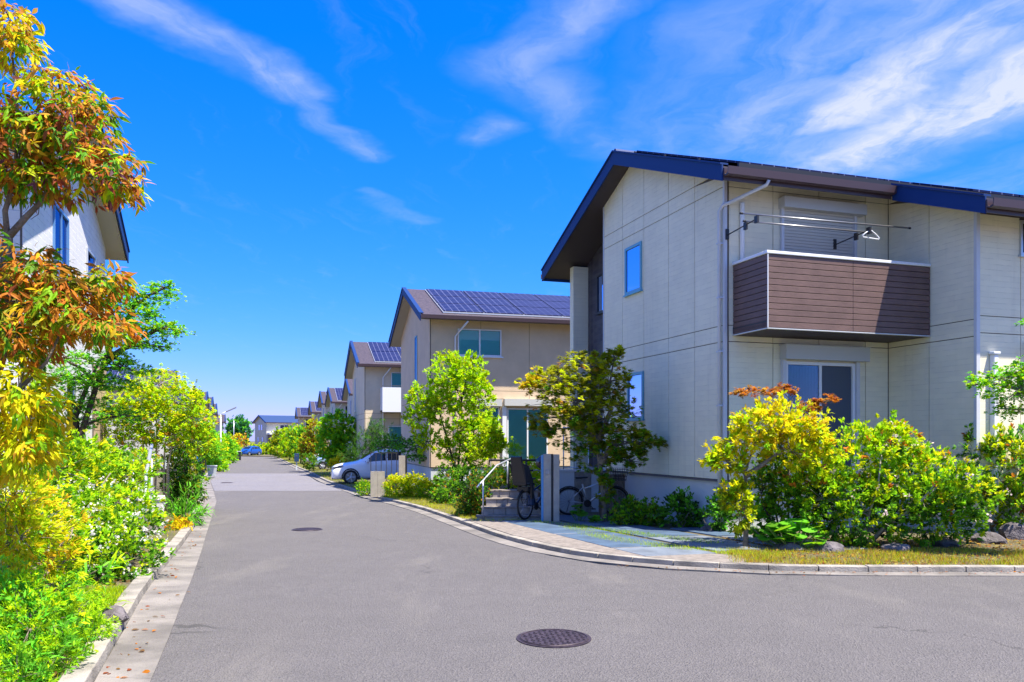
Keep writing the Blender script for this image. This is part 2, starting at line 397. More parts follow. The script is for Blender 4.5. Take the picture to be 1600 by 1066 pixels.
# the right gutter follows the rounded corner
def gutter_line(path, w0, step, zoff):
    root = thing('gutter', None, None); del_props(root); tag(root, kind='structure')
    pts = resample(smooth_path(path), step)
    far = MB()
    for k, (a, b) in enumerate(zip(pts, pts[1:])):
        d = (b - a).normalized(); nr = Vector((-d.y, d.x)); a2 = a + d * .004; b2 = b - d * .004
        d0 = (pts[k] - pts[k-1]).normalized() if k else d
        d2 = (pts[k+2] - b).normalized() if k + 2 < len(pts) else d
        na = Vector((-(d+d0).y, (d+d0).x)).normalized(); nb = Vector((-(d+d2).y, (d+d2).x)).normalized()
        q = [a2, b2, b2 + nb * w0, a2 + na * w0]
        top = [(p.x, p.y, gz(p.y) + zoff) for p in q]; bot = [(p.x, p.y, gz(p.y) - .05) for p in q]
        (far if a.y > 30 else MB()).prism(bot, top) if a.y > 30 else MB().prism(bot, top).build('gutter_slab', M_gut, root)
    tag(far.build('gutter_slabs', M_gut, root), kind='stuff')
gutter_line([(14, 10.03)] + RK[1:], .30, 1.2, .009)
# paving and slabs on the right
def flat(name, pts, m, zo, parent=None, th=.03, kind='structure', bevel=0):
    mb = MB().prism([(x, y, gz(y) + zo - th) for x, y in pts], [(x, y, gz(y) + zo) for x, y in pts])
    o = mb.build(name, m, parent, False, bevel)
    if parent is None: tag(o, kind=kind)
    return o
pv = [(2.9, 10.30), (2.15, 10.72), (1.35, 11.4), (.75, 12.3), (0, 14.2), (-.80, 16.95), (-1.1, 17.9), (-.2, 17.6), (.6, 17.3), (.95, 15.4), (1.35, 13.6), (1.9, 12.3), (2.6, 11.5), (3.3, 11.0)]
flat('pavement', pv, M_pave, .082, th=.08)
e1 = Vector((.9497, .3133)); n1 = Vector((-.3133, .9497)); O1 = Vector((3.93, 15.0))
drv = thing('driveway', None, None); del_props(drv); tag(drv, kind='structure')
def slab(s0, s1, t0, t1, m):
    q = [O1 + e1 * s + n1 * t for s, t in ((s0, t0), (s1, t0), (s1, t1), (s0, t1))]
    flat('slab', [(p.x, p.y) for p in q], m, .090 + rnd.uniform(-.003, .003), drv, .05, bevel=.006)
for s0, s1, t0, t1, m in ((-3.25, -2.15, -2.0, .25, M_slab), (-3.25, -2.15, .35, 3.4, M_slab), (-2.0, -.95, -2.85, -.75, M_slab2), (-2.0, -.95, -.65, 1.6, M_slab), (-2.0, -.95, 1.7, 4.4, M_slab),
                          (-.72, .30, -2.2, -.95, M_slab2), (-.72, -.15, -.85, .75, M_slab), (-3.25, -2.15, -3.1, -2.1, M_slab2), (-.72, .30, -3.3, -2.3, M_slab2)):
    slab(s0, s1, t0, t1, m)
# manhole covers
def manhole(x, y, r, label, hatch, n):
    t = thing('manhole_cover', label, 'manhole cover', (x, y, gz(y) + .002), .1, 'manhole covers along the street')
    MB().tube([(0, 0, 0), (0, 0, .006)], r, 48).build('frame', M_iron, t)
    MB().tube([(0, 0, .006), (0, 0, .009)], r * .93, 48).build('lid', M_iron, t)
    m = MB(); k = int(r * 2 / hatch)
    for i in range(-k, k + 1):
        for j in range(-k, k + 1):
            cx, cy = i * hatch, j * hatch
            if cx*cx + cy*cy < (r * .84) ** 2:
                a = hatch * .33; b = hatch * .13
                if (i + j) % 2: a, b = b, a
                m.box((cx - a, cy - b, .009), (cx + a, cy + b, .015))
    for q in (.89,): m.ring((0, 0, .010), r * q, .006, (0, 0, 1), 48, 5)
    tag(m.build('tread_pattern', M_iron, t), kind='stuff')
manhole(.335, 6.51, .30, 'large dark round manhole cover in the foreground asphalt', .045, 0)
manhole(-4.06, 16.1, .30, 'small looking manhole cover in mid street left of the steps', .05, 1)
manhole(-13.9, 39.6, .30, 'farthest manhole cover, on the pale asphalt patch', .06, 2)

# ------------------------------------------------------------------ houses (local frame: x along the front, y along the gable, z up)
YAW = R(18.26)
def panels(parent, place, us, vs, topf, ridge, holes, m, thick=.018, gap=.015, name='siding_panel'):
    for u0, u1 in zip(us, us[1:]):
        for v0, v1 in zip(vs, vs[1:]):
            if max(topf(u0), topf(u1)) <= v0 + .02: continue
            mb = MB(); cuts = {u0 + gap/2, u1 - gap/2}
            if ridge is not None and u0 < ridge < u1: cuts.add(ridge)
            for (a, b, c, d) in holes:
                for q in (a, b):
                    if u0 + .02 < q < u1 - .02 and d > v0 and c < v1: cuts.add(q)
            cuts = sorted(cuts)
            for ua, ub in zip(cuts, cuts[1:]):
                mid = (ua + ub) / 2; iv = [(v0 + gap/2, v1 - gap/2)]
                for (a, b, c, d) in holes:
                    if a - .001 < mid < b + .001:
                        nv = []
                        for x, y in iv:
                            if d <= x or c >= y: nv.append((x, y)); continue
                            if c > x: nv.append((x, c))
                            if d < y: nv.append((d, y))
                        iv = nv
                for x, y in iv:
                    ya, yb = min(y, topf(ua)), min(y, topf(ub))
                    if max(ya, yb) <= x + .01: continue
                    ya = max(ya, x); yb = max(yb, x)
                    mb.prism([place(ua, x, 0), place(ub, x, 0), place(ub, yb, 0), place(ua, ya, 0)],
                             [place(ua, x, thick), place(ub, x, thick), place(ub, yb, thick), place(ua, ya, thick)])
            if mb.v: mb.build(name, m, parent)
def pbox(mb, place, u0, u1, v0, v1, w0, w1):
    return mb.prism([place(u0, v0, w0), place(u1, v0, w0), place(u1, v1, w0), place(u0, v1, w0)], [place(u0, v0, w1), place(u1, v0, w1), place(u1, v1, w1), place(u0, v1, w1)])
def window(parent, place, u0, u1, v0, v1, sashes=1, frame=None, curtain=None, name='window', fw=.045, screen=None, base=0.0):
    frame = frame or M_alu; f = MB()
    w0, w1 = base + .002, base + .055
    pbox(f, place, u0, u0 + fw, v0, v1, w0, w1); pbox(f, place, u1 - fw, u1, v0, v1, w0, w1)
    pbox(f, place, u0 + fw, u1 - fw, v0, v0 + fw, w0, w1); pbox(f, place, u0 + fw, u1 - fw, v1 - fw, v1, w0, w1)
    fo = f.build(name, frame, parent)
    s = MB(); pbox(s, place, u0 - .03, u1 + .03, v0 - .035, v0 - .002, w0, base + .08); s.build('sill', frame, fo)
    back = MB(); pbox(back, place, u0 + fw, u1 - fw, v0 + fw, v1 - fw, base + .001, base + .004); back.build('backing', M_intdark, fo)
    W_ = (u1 - u0 - 2 * fw) / sashes
    for i in range(sashes):
        a = u0 + fw + W_ * i; b = a + W_; off = .012 if (i % 2) else 0
        if sashes > 1 and i < sashes - 1:
            k = MB(); pbox(k, place, b - .028, b + .028, v0 + fw, v1 - fw, base + .018, base + .05); k.build('mullion', frame, fo)
        p = MB(); pbox(p, place, a + .008, b - .008, v0 + fw + .008, v1 - fw - .008, base + .026 - off, base + .030 - off)
        p.build('pane', M_screen if (screen == i) else M_glass, fo)
        if curtain and curtain[i]:
            n = max(6, int((b - a) / .035)); q = MB()
            for j in range(n):
                x0 = a + .01 + (b - a - .02) * j / n; x1 = a + .01 + (b - a - .02) * (j + 1) / n; xm = (x0 + x1) / 2
                zt_, zb_ = v1 - fw - .01, v0 + fw + .01
                q.add([place(x0, zb_, base + .0055), place(xm, zb_, base + .0125), place(x1, zb_, base + .0055), place(x0, zt_, base + .0055), place(xm, zt_, base + .0125), place(x1, zt_, base + .0055)], [(0, 1, 4, 3), (1, 2, 5, 4)])
            q.build('curtain', curtain[i], fo)
    return fo
RID = 3.77; PIT = .385
def ztop(t): return 8.08 - PIT * abs(t - RID)
def roof_part(parent, name, s0, s1, t0, t1, up, th, m, bevel=0):
    """slab lying on one slope; up = distance above the roof surface of its lower face"""
    cs = [(s0, t0), (s1, t0), (s1, t1), (s0, t1)]
    mb = MB().prism([(s, t, ztop(t) + up) for s, t in cs], [(s, t, ztop(t) + up + th) for s, t in cs])
    return mb.build(name, m, parent, False, bevel)
def fascia(parent, s, t0, t1, out, h=.26, m=None, th=.03):
    mb = MB(); a, b = (s - th, s) if out < 0 else (s, s + th)
    mb.prism([(a, t0, ztop(t0) - h), (b, t0, ztop(t0) - h), (b, t0, ztop(t0) + .03), (a, t0, ztop(t0) + .03)],
             [(a, t1, ztop(t1) - h), (b, t1, ztop(t1) - h), (b, t1, ztop(t1) + .03), (a, t1, ztop(t1) + .03)])
    o = mb.build('fascia', m or M_fascia, parent)
    c = MB(); a2, b2 = (s - th - .03, s + .10) if out < 0 else (s - .10, s + th + .03)
    c.prism([(a2, t0, ztop(t0) + .032), (b2, t0, ztop(t0) + .032), (b2, t0, ztop(t0) + .065), (a2, t0, ztop(t0) + .065)],
            [(a2, t1, ztop(t1) + .032), (b2, t1, ztop(t1) + .032), (b2, t1, ztop(t1) + .065), (a2, t1, ztop(t1) + .065)])
    c.build('verge_cap', m or M_fascia, o)
def gutter(parent, s0, s1, t, zz, m=None, out=-1):
    mb = MB(); d = .13 * out
    prof = [(0, 0), (0, -.12), (d * .4, -.15), (d, -.13), (d * 1.1, .0), (d * .95, .0), (d * .9, -.10), (d * .4, -.12), (d * .12, -.10), (d * .12, 0)]
    mb.prism([(s0, t + a, zz + b) for a, b in prof], [(s1, t + a, zz + b) for a, b in prof])
    return mb.build('roof_gutter', m or M_gutter, parent)

def main_house():
    H = thing('house', 'large cream house with brown board balcony and dark navy roof on the right', 'house', (3.93, 15, 0), YAW)
    topw = lambda t: ztop(t) - .19
    pg = lambda u, v, w: (-w, u, v)                 # gable wall, faces -x
    pf = lambda u, v, w: (u, -w, v)                 # front wall at y=0
    pw = lambda u, v, w: (3.747 - w, u, v)          # side of the wing
    pf2 = lambda u, v, w: (u, -2.05 - w, v)         # front of the wing
    pr = lambda u, v, w: (.60 - w, u, v)            # recessed dark wall at the far end
    # solid cores
    def core(s0, s1, t0, t1, z0):
        mb = MB(); ts = [t0] + ([RID] if t0 < RID < t1 else []) + [t1]
        for a, b in zip(ts, ts[1:]):
            mb.prism([(s0, a, z0), (s1, a, z0), (s1, b, z0), (s0, b, z0)], [(s0, a, topw(a) + .02), (s1, a, topw(a) + .02), (s1, b, topw(b) + .02), (s0, b, topw(b) + .02)])
        return mb
    c = core(0, 12, 0, 5.26, .84); k = core(3.747, 12, -2.05, -.001, .84); c.add(k.v, k.f); k = core(.6, 12, 5.261, 7.84, .84); c.add(k.v, k.f)
    c.build('wall', M_siding_core, H)
    f = MB(); f.box((.03, .03, -.6), (11.9, 5.2, .80)).box((3.78, -2.02, -.6), (11.9, .02, .80)).box((.62, 5.21, -.6), (11.9, 7.8, .80))
    f.build('foundation', M_found, H)
    b = MB(); b.box((-.03, -.03, .80), (3.70, .05, .838)).box((-.03, .051, .80), (.05, 5.28, .838)).box((3.71, -2.09, .80), (3.80, -.031, .838)).box((3.801, -2.09, .80), (12, -2.0, .838))
    b.build('base_flashing', mat('flashing', (.10, .09, .10), .5), H)
    holes = [(3.25, 4.06, 4.92, 6.0), (3.16, 3.94, 2.04, 3.1)]
    ts = [.03, 1.03, 2.07, 3.17, 4.24, 5.26]; vs = [.84, 3.40, 3.70, 6.26, 6.56, 8.3]
    panels(H, pg, ts, vs, topw, RID, holes, M_siding)
    for (a, b_, c_, d_) in holes:
        window(H, pg, a, b_, c_, d_, 1, mat('blue_grey_frame', (.12, .36, .50), .35), [None], fw=.06)
    H2_ = [(1.18, 2.92, 3.75, 5.94), (1.28, 2.89, .9, 3.07)]
    panels(H, pf, [.07, 1.03, 2.07, 3.17, 3.725], [.84, 3.40, 3.70, 6.26, 6.56], lambda u: topw(0), None, H2_, M_siding)
    panels(H, pw, [-2.02, -1.03, -.02], [.84, 3.40, 3.70, 6.26, 6.56], topw, None, [], M_siding)
    panels(H, pf2, [3.80, 4.75, 5.8, 6.85, 7.9, 8.95, 10], [.84, 3.46, 3.76, 5.55], lambda u: topw(-2.05), None, [(4.72, 5.6, 4.88, 5.55), (4.95, 6.7, .9, 3.1)], M_siding)
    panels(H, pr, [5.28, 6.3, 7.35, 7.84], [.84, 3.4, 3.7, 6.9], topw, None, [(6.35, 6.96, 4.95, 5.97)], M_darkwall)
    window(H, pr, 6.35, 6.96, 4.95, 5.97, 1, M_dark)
    q = MB().box((.60, 5.27, .84), (.58, 7.8, 6.8))
    # corner trims
    m = MB(); m.box((-.030, -.030, .84), (.028, .028, topw(0))); m.build('corner_trim', M_trim, H)
    m = MB(); m.box((3.715, -2.082, .84), (3.795, -2.022, topw(-2.05))); m.build('corner_trim', M_trim, H)
    m = MB(); m.box((-.03, 5.262, .84), (.03, 5.30, topw(5.3))); m.build('corner_trim', M_trim, H)
    # fin wall / pillar at the far end
    m = MB(); m.box((.14, 7.60, -.4), (.60 - .02, 7.84, topw(7.84))); m.build('pillar', M_siding, H)
    # roof
    m = MB()
    for (s0, s1, t0, t1) in ((-.45, 3.25, -.64, RID), (3.251, 12.5, -2.69, RID), (-.45, 12.5, RID, 8.42)):
        cs = [(s0, t0), (s1, t0), (s1, t1), (s0, t1)]
        m.prism([(s, t, ztop(t) - .12) for s, t in cs], [(s, t, ztop(t)) for s, t in cs])
    m.build('roof', M_roof, H)
    m = MB()
    for (s0, s1, t0, t1) in ((-.42, 3.27, -.60, RID), (3.28, 12.4, -2.65, RID), (-.42, 12.4, RID, 8.38)):
        cs = [(s0, t0), (s1, t0), (s1, t1), (s0, t1)]
        m.prism([(s, t, ztop(t) - .19) for s, t in cs], [(s, t, ztop(t) - .125) for s, t in cs])
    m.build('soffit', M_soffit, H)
    fascia(H, -.45, -.64, RID, -1); fascia(H, -.45, RID, 8.42, -1); fascia(H, 3.25, -2.69, -.66, -1)
    for (s0, s1, t, o) in ((-.45, 3.20, -.66, -1), (3.23, 12.5, -2.71, -1), (-.45, 12.5, 8.44, 1)):
        b_ = MB(); ta, tb = sorted((t, t - .02 * o)); b_.box((s0, ta, ztop(t) - .24), (s1, tb, ztop(t) - .02)); b_.build('eave_board', M_gutter if o < 0 else M_fascia, H)
        gutter(H, s0, s1, t + .001 * o, ztop(t) - .03, None, o)
    r = MB(); r.tube([(-.44, RID, 8.12), (12.5, RID, 8.12)], .07, 8); r.build('ridge_cap', M_fascia, H)
    # solar panels on the near slope
    me = None
    for j in range(3):
        for i in range(11):
            s0 = .05 + i * 1.08; t0 = -.40 + j * 1.36
            o = roof_part(H, 'solar_panel', s0, s0 + 1.05, t0, t0 + 1.33, .09, .04, M_solar)
    for i in range(8): roof_part(H, 'solar_panel', 3.5 + i * 1.08, 4.55 + i * 1.08, -2.2, -.87, .09, .04, M_solar)
    m = MB()
    for j in range(4):
        t0 = -.45 + j * 1.36; m.prism([(0, t0, ztop(t0)), (11.9, t0, ztop(t0)), (11.9, t0 + .05, ztop(t0 + .05)), (0, t0 + .05, ztop(t0 + .05))], [(0, t0, ztop(t0) + .10), (11.9, t0, ztop(t0) + .10), (11.9, t0 + .05, ztop(t0 + .05) + .10), (0, t0 + .05, ztop(t0 + .05) + .10)])
    m.build('panel_rack', M_dark, H)
    # upper shutter window
    s = MB(); pbox(s, pf, 1.15, 3.04, 5.94, 6.14, .018, .21); s.build('shutter_box', M_shut, H)
    for q0 in (1.18, 2.86): s = MB(); pbox(s, pf, q0, q0 + .06, 3.75, 5.94, .001, .08); s.build('shutter_rail', M_trim, H)
    s = MB(); v = 3.76
    while v < 5.92:
        s.prism([pf(1.241, v, .005), pf(2.859, v, .005), pf(2.859, v + .052, .005), pf(1.241, v + .052, .005)], [pf(1.241, v, .03), pf(2.859, v, .03), pf(2.859, v + .045, .046), pf(1.241, v + .045, .046)]); v += .058
    tag(s.build('shutter_slats', M_shut, H), kind='stuff')
    # lower sliding window and its shutter box
    s = MB(); pbox(s, pf, 1.18, 3.10, 3.10, 3.36, .020, .22); s.build('shutter_box', M_shut, H)
    s = MB(); pbox(s, pf, 1.16, 3.12, 3.362, 3.375, .019, .23); s.build('box_lid', M_shut, H)
    window(H, pf, 1.28, 2.89, .92, 3.07, 2, M_white, [mat('green_reflection', (.03, .13, .06), .9), None], fw=.06, screen=1)  # left curtain sheet is coloured to paint in a green reflection
    for q0 in (1.20, 2.895): s = MB(); pbox(s, pf, q0, q0 + .075, .9, 3.098, .001, .10); s.build('shutter_rail', M_trim, H)
    # windows and pipe of the wing front
    window(H, pf2, 4.72, 5.6, 4.88, 5.50, 1, M_alu)
    s = MB(); pbox(s, pf2, 4.85, 6.8, 3.10, 3.34, .020, .22); s.build('shutter_box', M_shut, H)
    s = MB(); v = .92
    while v < 3.08:
        s.prism([pf2(4.95, v, .005), pf2(6.7, v, .005), pf2(6.7, v + .068, .005), pf2(4.95, v + .068, .005)], [pf2(4.95, v, .03), pf2(6.7, v, .03), pf2(6.7, v + .06, .048), pf2(4.95, v + .06, .048)]); v += .075
    tag(s.build('shutter_slats', M_white, H), kind='stuff')
    s = MB(); s.box((4.02, -2.17, .3), (4.12, -2.07, 3.08)).box((3.99, -2.19, 3.081), (4.15, -2.07, 3.13)); s.build('pipe_cover', M_white, H, False, .012)
    # balcony
    Bc = MB(); Bc.box((.154, -1.04, 3.55), (3.72, -.02, 3.66)); bal = Bc.build('balcony', M_dark, H)
    pb = lambda u, v, w: (u, -1.04 - w, v); pl = lambda u, v, w: (.18 - w, -u, v)
    core_ = MB(); core_.box((.185, -1.035, 3.661), (3.72, -.99, 4.80)); core_.box((.185, -.985, 3.661), (.235, -.02, 4.80)); core_.build('parapet_core', M_siding_core, bal)
    rows_ = 12; h = (4.80 - 3.53) / rows_
    for i in range(rows_):
        v0 = 3.53 + i * h + .005; v1 = 3.53 + (i + 1) * h - .005
        for u0, u1 in ((.160, 1.96), (1.966, 3.717)):
            q = MB(); pbox(q, pb, u0, u1, v0, v1, .0, .027); q.build('board', M_brown, bal, False, .004)
        q = MB(); pbox(q, pl, .03, 1.058, v0, v1, .0, .026); q.build('board', M_brown, bal, False, .004)
    q = MB(); q.box((.13, -1.088, 4.805), (3.72, -.96, 4.86)); q.box((.13, -.958, 4.805), (.26, -.02, 4.86)); q.build('coping', M_white, bal, False, .008)
    q = MB(); q.box((.146, -1.079, 3.508), (3.72, -1.0, 3.524)); q.box((.146, -.998, 3.508), (.2, -.02, 3.524)); q.build('bottom_trim', M_trim, bal)
    q = MB(); q.box((.147, -1.082, 3.527), (.166, -1.070, 4.80)); q.build('corner_bead', M_trim, bal)
    q = MB(); q.box((.201, -.998, 3.505), (3.72, -.02, 3.549)); q.build('deck_soffit', M_soffit, bal)
    # pipes
    def pipe(pts, r, m=M_white, nm='downpipe'):
        MB().tube(pts, r, 10).build(nm, m, H, True)
    pipe([(.42, -.74, 6.20), (.40, -.70, 6.12), (.02, -.12, 5.93), (-.055, -.02, 5.90), (-.075, .07, 5.82), (-.075, .07, .0)], .033, M_trim)
    pipe([(.33, -.06, 3.67), (.33, -.06, 5.95), (.33, -.06, 5.97)], .045)
    m = MB()
    for z in (5.2, 4.2, 3.2, 2.2, 1.2): m.box((-.115, .03, z), (-.018, .11, z + .03))
    m.build('pipe_clip', M_trim, H)
    # brackets that carry the laundry poles
    for s_ in (.02, 2.42):
        m = MB(); m.tube([(s_ + .0, -.05, 5.35), (s_, -.95, 5.42)], .011, 6); m.box((s_ - .03, -.06, 5.27), (s_ + .03, -.02, 5.46)); m.box((s_ - .02, -.99, 5.35), (s_ + .02, -.9, 5.47)); m.box((s_ - .02, -.66, 5.31), (s_ + .02, -.58, 5.44))
        m.build('pole_bracket', M_dark, H)
    return H
HM = main_house()
def from_house(p): return HM.matrix_basis @ Vector(p) if False else Vector((3.93 + p[0]*math.cos(YAW) - p[1]*math.sin(YAW), 15 + p[0]*math.sin(YAW) + p[1]*math.cos(YAW), p[2]))
for i, (p0, p1, lb) in enumerate((((-.28, -.94, 5.49), (3.35, -.94, 5.53), 'nearer steel laundry pole above the brown balcony'), ((.0, -.62, 5.46), (2.75, -.62, 5.48), 'laundry pole closer to the shutter above the brown balcony'))):
    t = thing('laundry_pole', lb, 'laundry pole', from_house(p0), YAW, 'laundry poles on the balcony')
    MB().tube([(0, 0, 0), (p1[0] - p0[0], 0, p1[2] - p0[2])], .016, 8).build('pole', M_steel, t, True)
    MB().tube([(-.03, 0, 0), (.02, 0, 0)], .02, 8).build('end_cap', M_dark, t, True)
    MB().tube([(p1[0]-p0[0]-.02, 0, p1[2]-p0[2]), (p1[0]-p0[0]+.03, 0, p1[2]-p0[2])], .02, 8).build('end_cap', M_dark, t, True)
hg = thing('clothes_hanger', 'white plastic clothes hanger hanging on the laundry pole', 'hanger', from_house((2.47, -.94, 5.50)), YAW)
MB().tube([(-.01, 0, .0), (-.012, 0, .025), (.008, 0, .035), (.022, 0, .015), (.015, 0, -.02), (0, 0, -.05), (0, 0, -.09)], .005, 6).build('hook', M_steel, hg, True)
MB().tube([(0, 0, -.08), (.12, .02, -.13), (.22, .03, -.20), (.20, .03, -.225), (0, 0, -.225), (-.20, -.03, -.225), (-.22, -.03, -.20), (-.12, -.02, -.13), (0, 0, -.08)], .011, 6).build('shoulder_bar', M_white, hg, True)

def house(label, O, z0, yaw=YAW, mirror=False, S_=11.0, T_=7.5, wall=None, gwin=(), fwin=(), rows=3, cols=6, s_solar=1.0, soffit=None, balcony=None, pipes=(), fnd=None, detail=True, group='houses along the street', far_front=False, roofm=None, gaps=.018):
    H = thing('house', label, 'house', (O[0], O[1], z0), yaw, group)
    mx = -1 if mirror else 1
    wall = wall or M_tan; soffit = soffit or M_soffit_beige
    topw = lambda t: ztop(t) - .19
    pg = lambda u, v, w: (-w * mx, u, v); pf = lambda u, v, w: (u * mx, -w, v)
    mb = MB()
    for a, b in ((0, RID), (RID, T_)):
        mb.prism([(0, a, .84), (S_*mx, a, .84), (S_*mx, b, .84), (0, b, .84)], [(0, a, topw(a)), (S_*mx, a, topw(a)), (S_*mx, b, topw(b)), (0, b, topw(b))])
    mb.build('wall', M_siding_core if detail else wall, H)
    MB().box((min(.03*mx, S_*mx - .03*mx), .03, -1.2), (max(.03*mx, S_*mx-.03*mx), T_ - .03, .82)).build('foundation', fnd or M_found, H)
    if detail:
        us = [0.0] + [x * 1.9 for x in range(1, 4)] + [T_]; panels(H, pg, us, [.84, 3.40, 3.70, 8.3], topw, RID, [g[:4] for g in gwin], wall)
        us = [0.02]; 
        while us[-1] + 2.0 < S_: us.append(us[-1] + 1.9)
        us.append(S_); panels(H, pf, us, [.84, 3.40, 3.70, 6.6], lambda u: topw(0), None, [g[:4] for g in fwin], wall)
    for g in gwin: window(H, pg, *g[:4], g[4], M_alu if len(g) < 7 else g[6], g[5], base=.0)
    for g in fwin: window(H, pf, *g[:4], g[4], M_white, g[5], base=.0)
    m = MB()
    E0, E1 = -.62, 8.25
    sa, sb = sorted((-.45 * mx, (S_ + .45) * mx))
    for t0, t1 in ((E0, RID), (RID, E1)):
        cs = [(sa, t0), (sb, t0), (sb, t1), (sa, t1)]
        m.prism([(s, t, ztop(t) - .12) for s, t in cs], [(s, t, ztop(t)) for s, t in cs])
    m.build('roof', roofm or M_roof, H)
    m = MB()
    for t0, t1 in ((E0 + .03, RID), (RID, E1 - .03)):
        cs = [(sa + .03, t0), (sb - .03, t0), (sb - .03, t1), (sa + .03, t1)]
        m.prism([(s, t, ztop(t) - .19) for s, t in cs], [(s, t, ztop(t) - .125) for s, t in cs])
    m.build('soffit', soffit, H)
    for s_ in (sa, sb):
        for t0, t1 in ((E0, RID), (RID, E1)): fascia(H, s_, t0, t1, -1 if s_ == sa else 1, .24)
    gutter(H, sa, sb, E0 - .005, ztop(E0) - .02); gutter(H, sa, sb, E1 + .005, ztop(E1) - .02, None, 1)
    if rows:
        sm = None; L = (RID - E0) - .5
        ph = L / rows; pwid = 1.55
        for j in range(rows):
            for i in range(cols):
                if (i, j) in (): continue
                s0 = s_solar + i * pwid; s0, s1 = sorted((s0 * mx, (s0 + pwid - .05) * mx)); t0 = E0 + .3 + j * ph
                if sm is None:
                    o = roof_part(H, 'solar_panel', s0, s1, t0, t0 + ph - .08, .06, .04, M_solar); sm = (o, s0, t0)
                else:
                    o = sm[0].copy(); C.objects.link(o); o.parent = H; o.location = (s0 - sm[1], t0 - sm[2], (t0 - sm[2]) * PIT)
        a = s_solar - .04; b = s_solar + cols * pwid
        a, b = sorted((a * mx, b * mx)); roof_part(H, 'panel_rack', a, b, E0 + .26, RID - .22, .02, .038, M_alu)
    if balcony:
        a, b, z1, z2, dep = balcony
        q = MB(); x0, x1 = sorted((a * mx, b * mx)); q.box((x0, -dep, z1), (x1, -.02, z1 + .1)); B = q.build('balcony', M_dark, H)
        q = MB(); q.box((x0, -dep - .03, z1), (x1, -dep, z2)).box((x0, -dep + .001, z1 + .101), (x0 + .03, -.02, z2)).box((x1 - .03, -dep + .001, z1 + .101), (x1, -.02, z2)); q.build('parapet', M_white, B)
        q = MB(); q.box((x0 - .02, -dep - .05, z2 + .06), (x1 + .02, -dep + .02, z2 + .10)); q.build('handrail', M_steel, B)
    for u in pipes:
        MB().tube([(u * mx + .35 * mx, E0 - .05, ztop(E0) - .2), (u * mx + .1*mx, -.14, ztop(E0) - .55), (u * mx, -.07, ztop(E0) - .7), (u * mx, -.07, .0)], .035, 8).build('downpipe', M_white, H, True)
    return H
M_tan = mat('tan_stucco', (.62, .47, .31), .8, .06, 1.5, .004, 60)
M_tan2 = mat('cream_stucco', (.66, .54, .38), .8, .06, 1.5, .004, 60)
M_pale = mat('pale_stucco', (.52, .49, .44), .8, .06, 1.5, .004, 60)
M_brownwall = mat('brown_stucco', (.16, .10, .085), .8, .06, 1.5)
M_whitetile = mat('white_siding', (.68, .67, .66), .65, .04, 2, extra=siding_extra(.13, .006, .3))
YB = R(15.8)
CU = M_curtain
house2 = house('tan house with three rows of solar panels behind the bright green tree', (-3.02, 30), -.29, YB, S_=12,
      gwin=[(2.85, 3.35, 3.3, 6.05, 1, [M_curtain_w], mat('blue_frame', (.10, .30, .45), .35))],
      fwin=[(1.03, 2.71, 5.0, 6.0, 2, [CU, CU]), (1.85, 2.62, 1.9, 3.1, 1, [CU]), (2.94, 4.55, .95, 3.05, 2, [CU, CU])], rows=3, cols=7, s_solar=.45, pipes=(.93,), balcony=None)
m = MB(); m.box((1.72, -.20, 3.12), (2.70, -.019, 3.38)).box((2.80, -.22, 3.14), (4.72, -.019, 3.40)); m.build('shutter_box', M_shut, house2)
m = MB(); m.box((2.74, -.10, .84), (2.90, -.02, 3.12)); m.build('pillar_trim', M_white, house2)
m = MB(); m.box((.96, -.09, 4.94), (2.78, -.02, 4.985)); m.build('sill_trim', M_white, house2)
house('cream house with white balcony and wide solar panels, third along the right', (-8.15, 45), -.68, R(16), S_=11, wall=M_tan2,
      gwin=[(5.2, 5.7, 4.0, 6.0, 1, [None])], fwin=[(1.45, 3.2, 4.0, 6.0, 2, [CU, CU]), (1.3, 3.0, .95, 3.0, 2, [CU, None])], rows=2, cols=5, s_solar=.55, balcony=(.85, 4.6, 3.75, 5.1, 1.0), pipes=(1.0,))
far = [('small looking gabled house right of the dark peaked roofs, beside the cream house', (-13.88, 71.5), -.85, R(16), M_pale),
       ('pale house with peaked slate roof behind the big green bush', (-18.6, 85.5), -.9, R(17), M_pale),
       ('grey roofed house rising just left behind a peaked roof of the right row', (-22.7, 99), -.5, R(17), M_tan2),
       ('pale house whose small solar roof stands over the brown autumn tree', (-28.1, 115.5), -1.0, R(17), M_pale),
       ('last house of the right row, next to the blue roofed end house', (-36.2, 138.5), -1.0, R(17), M_tan)]
for i, (lb, O, z0, yw, wm) in enumerate(far):
    house(lb, O, z0, yw, S_=9, wall=wm, detail=False, rows=3, cols=5, s_solar=.25,
          gwin=[(2.9, 3.6, 4.6, 6.0, 1, [None])], fwin=[(1.0, 2.6, 4.6, 6.0, 2, [None, None]), (1.0, 2.8, 1.0, 3.0, 2, [CU, None])], pipes=(.3,))
# the house that closes the street
M_bluero = mat('blue_grey_roof', (.03, .055, .13), .4)
He = house('blue roofed house closing the far end of the street', (-55.9, 185), -1.0, R(37), S_=14, wall=M_pale, detail=False, rows=0, roofm=M_bluero,
      gwin=[(2.6, 3.4, 4.6, 5.9, 1, [None]), (4.2, 5.0, 4.6, 5.9, 1, [None]), (2.2, 2.8, 1.2, 3.0, 1, [None]), (5.0, 5.6, 1.2, 3.0, 1, [None])], fwin=[(3.2, 5.2, 4.4, 5.8, 2, [None, None])])
m = MB(); m.box((.4, -1.6, .3), (3.2, -.02, 3.6)); m.build('porch_wall', M_brownwall, He)
m = MB(); m.box((.1, -1.8, 3.62), (5.6, -.02, 4.0)); m.build('porch_roof', M_white, He)
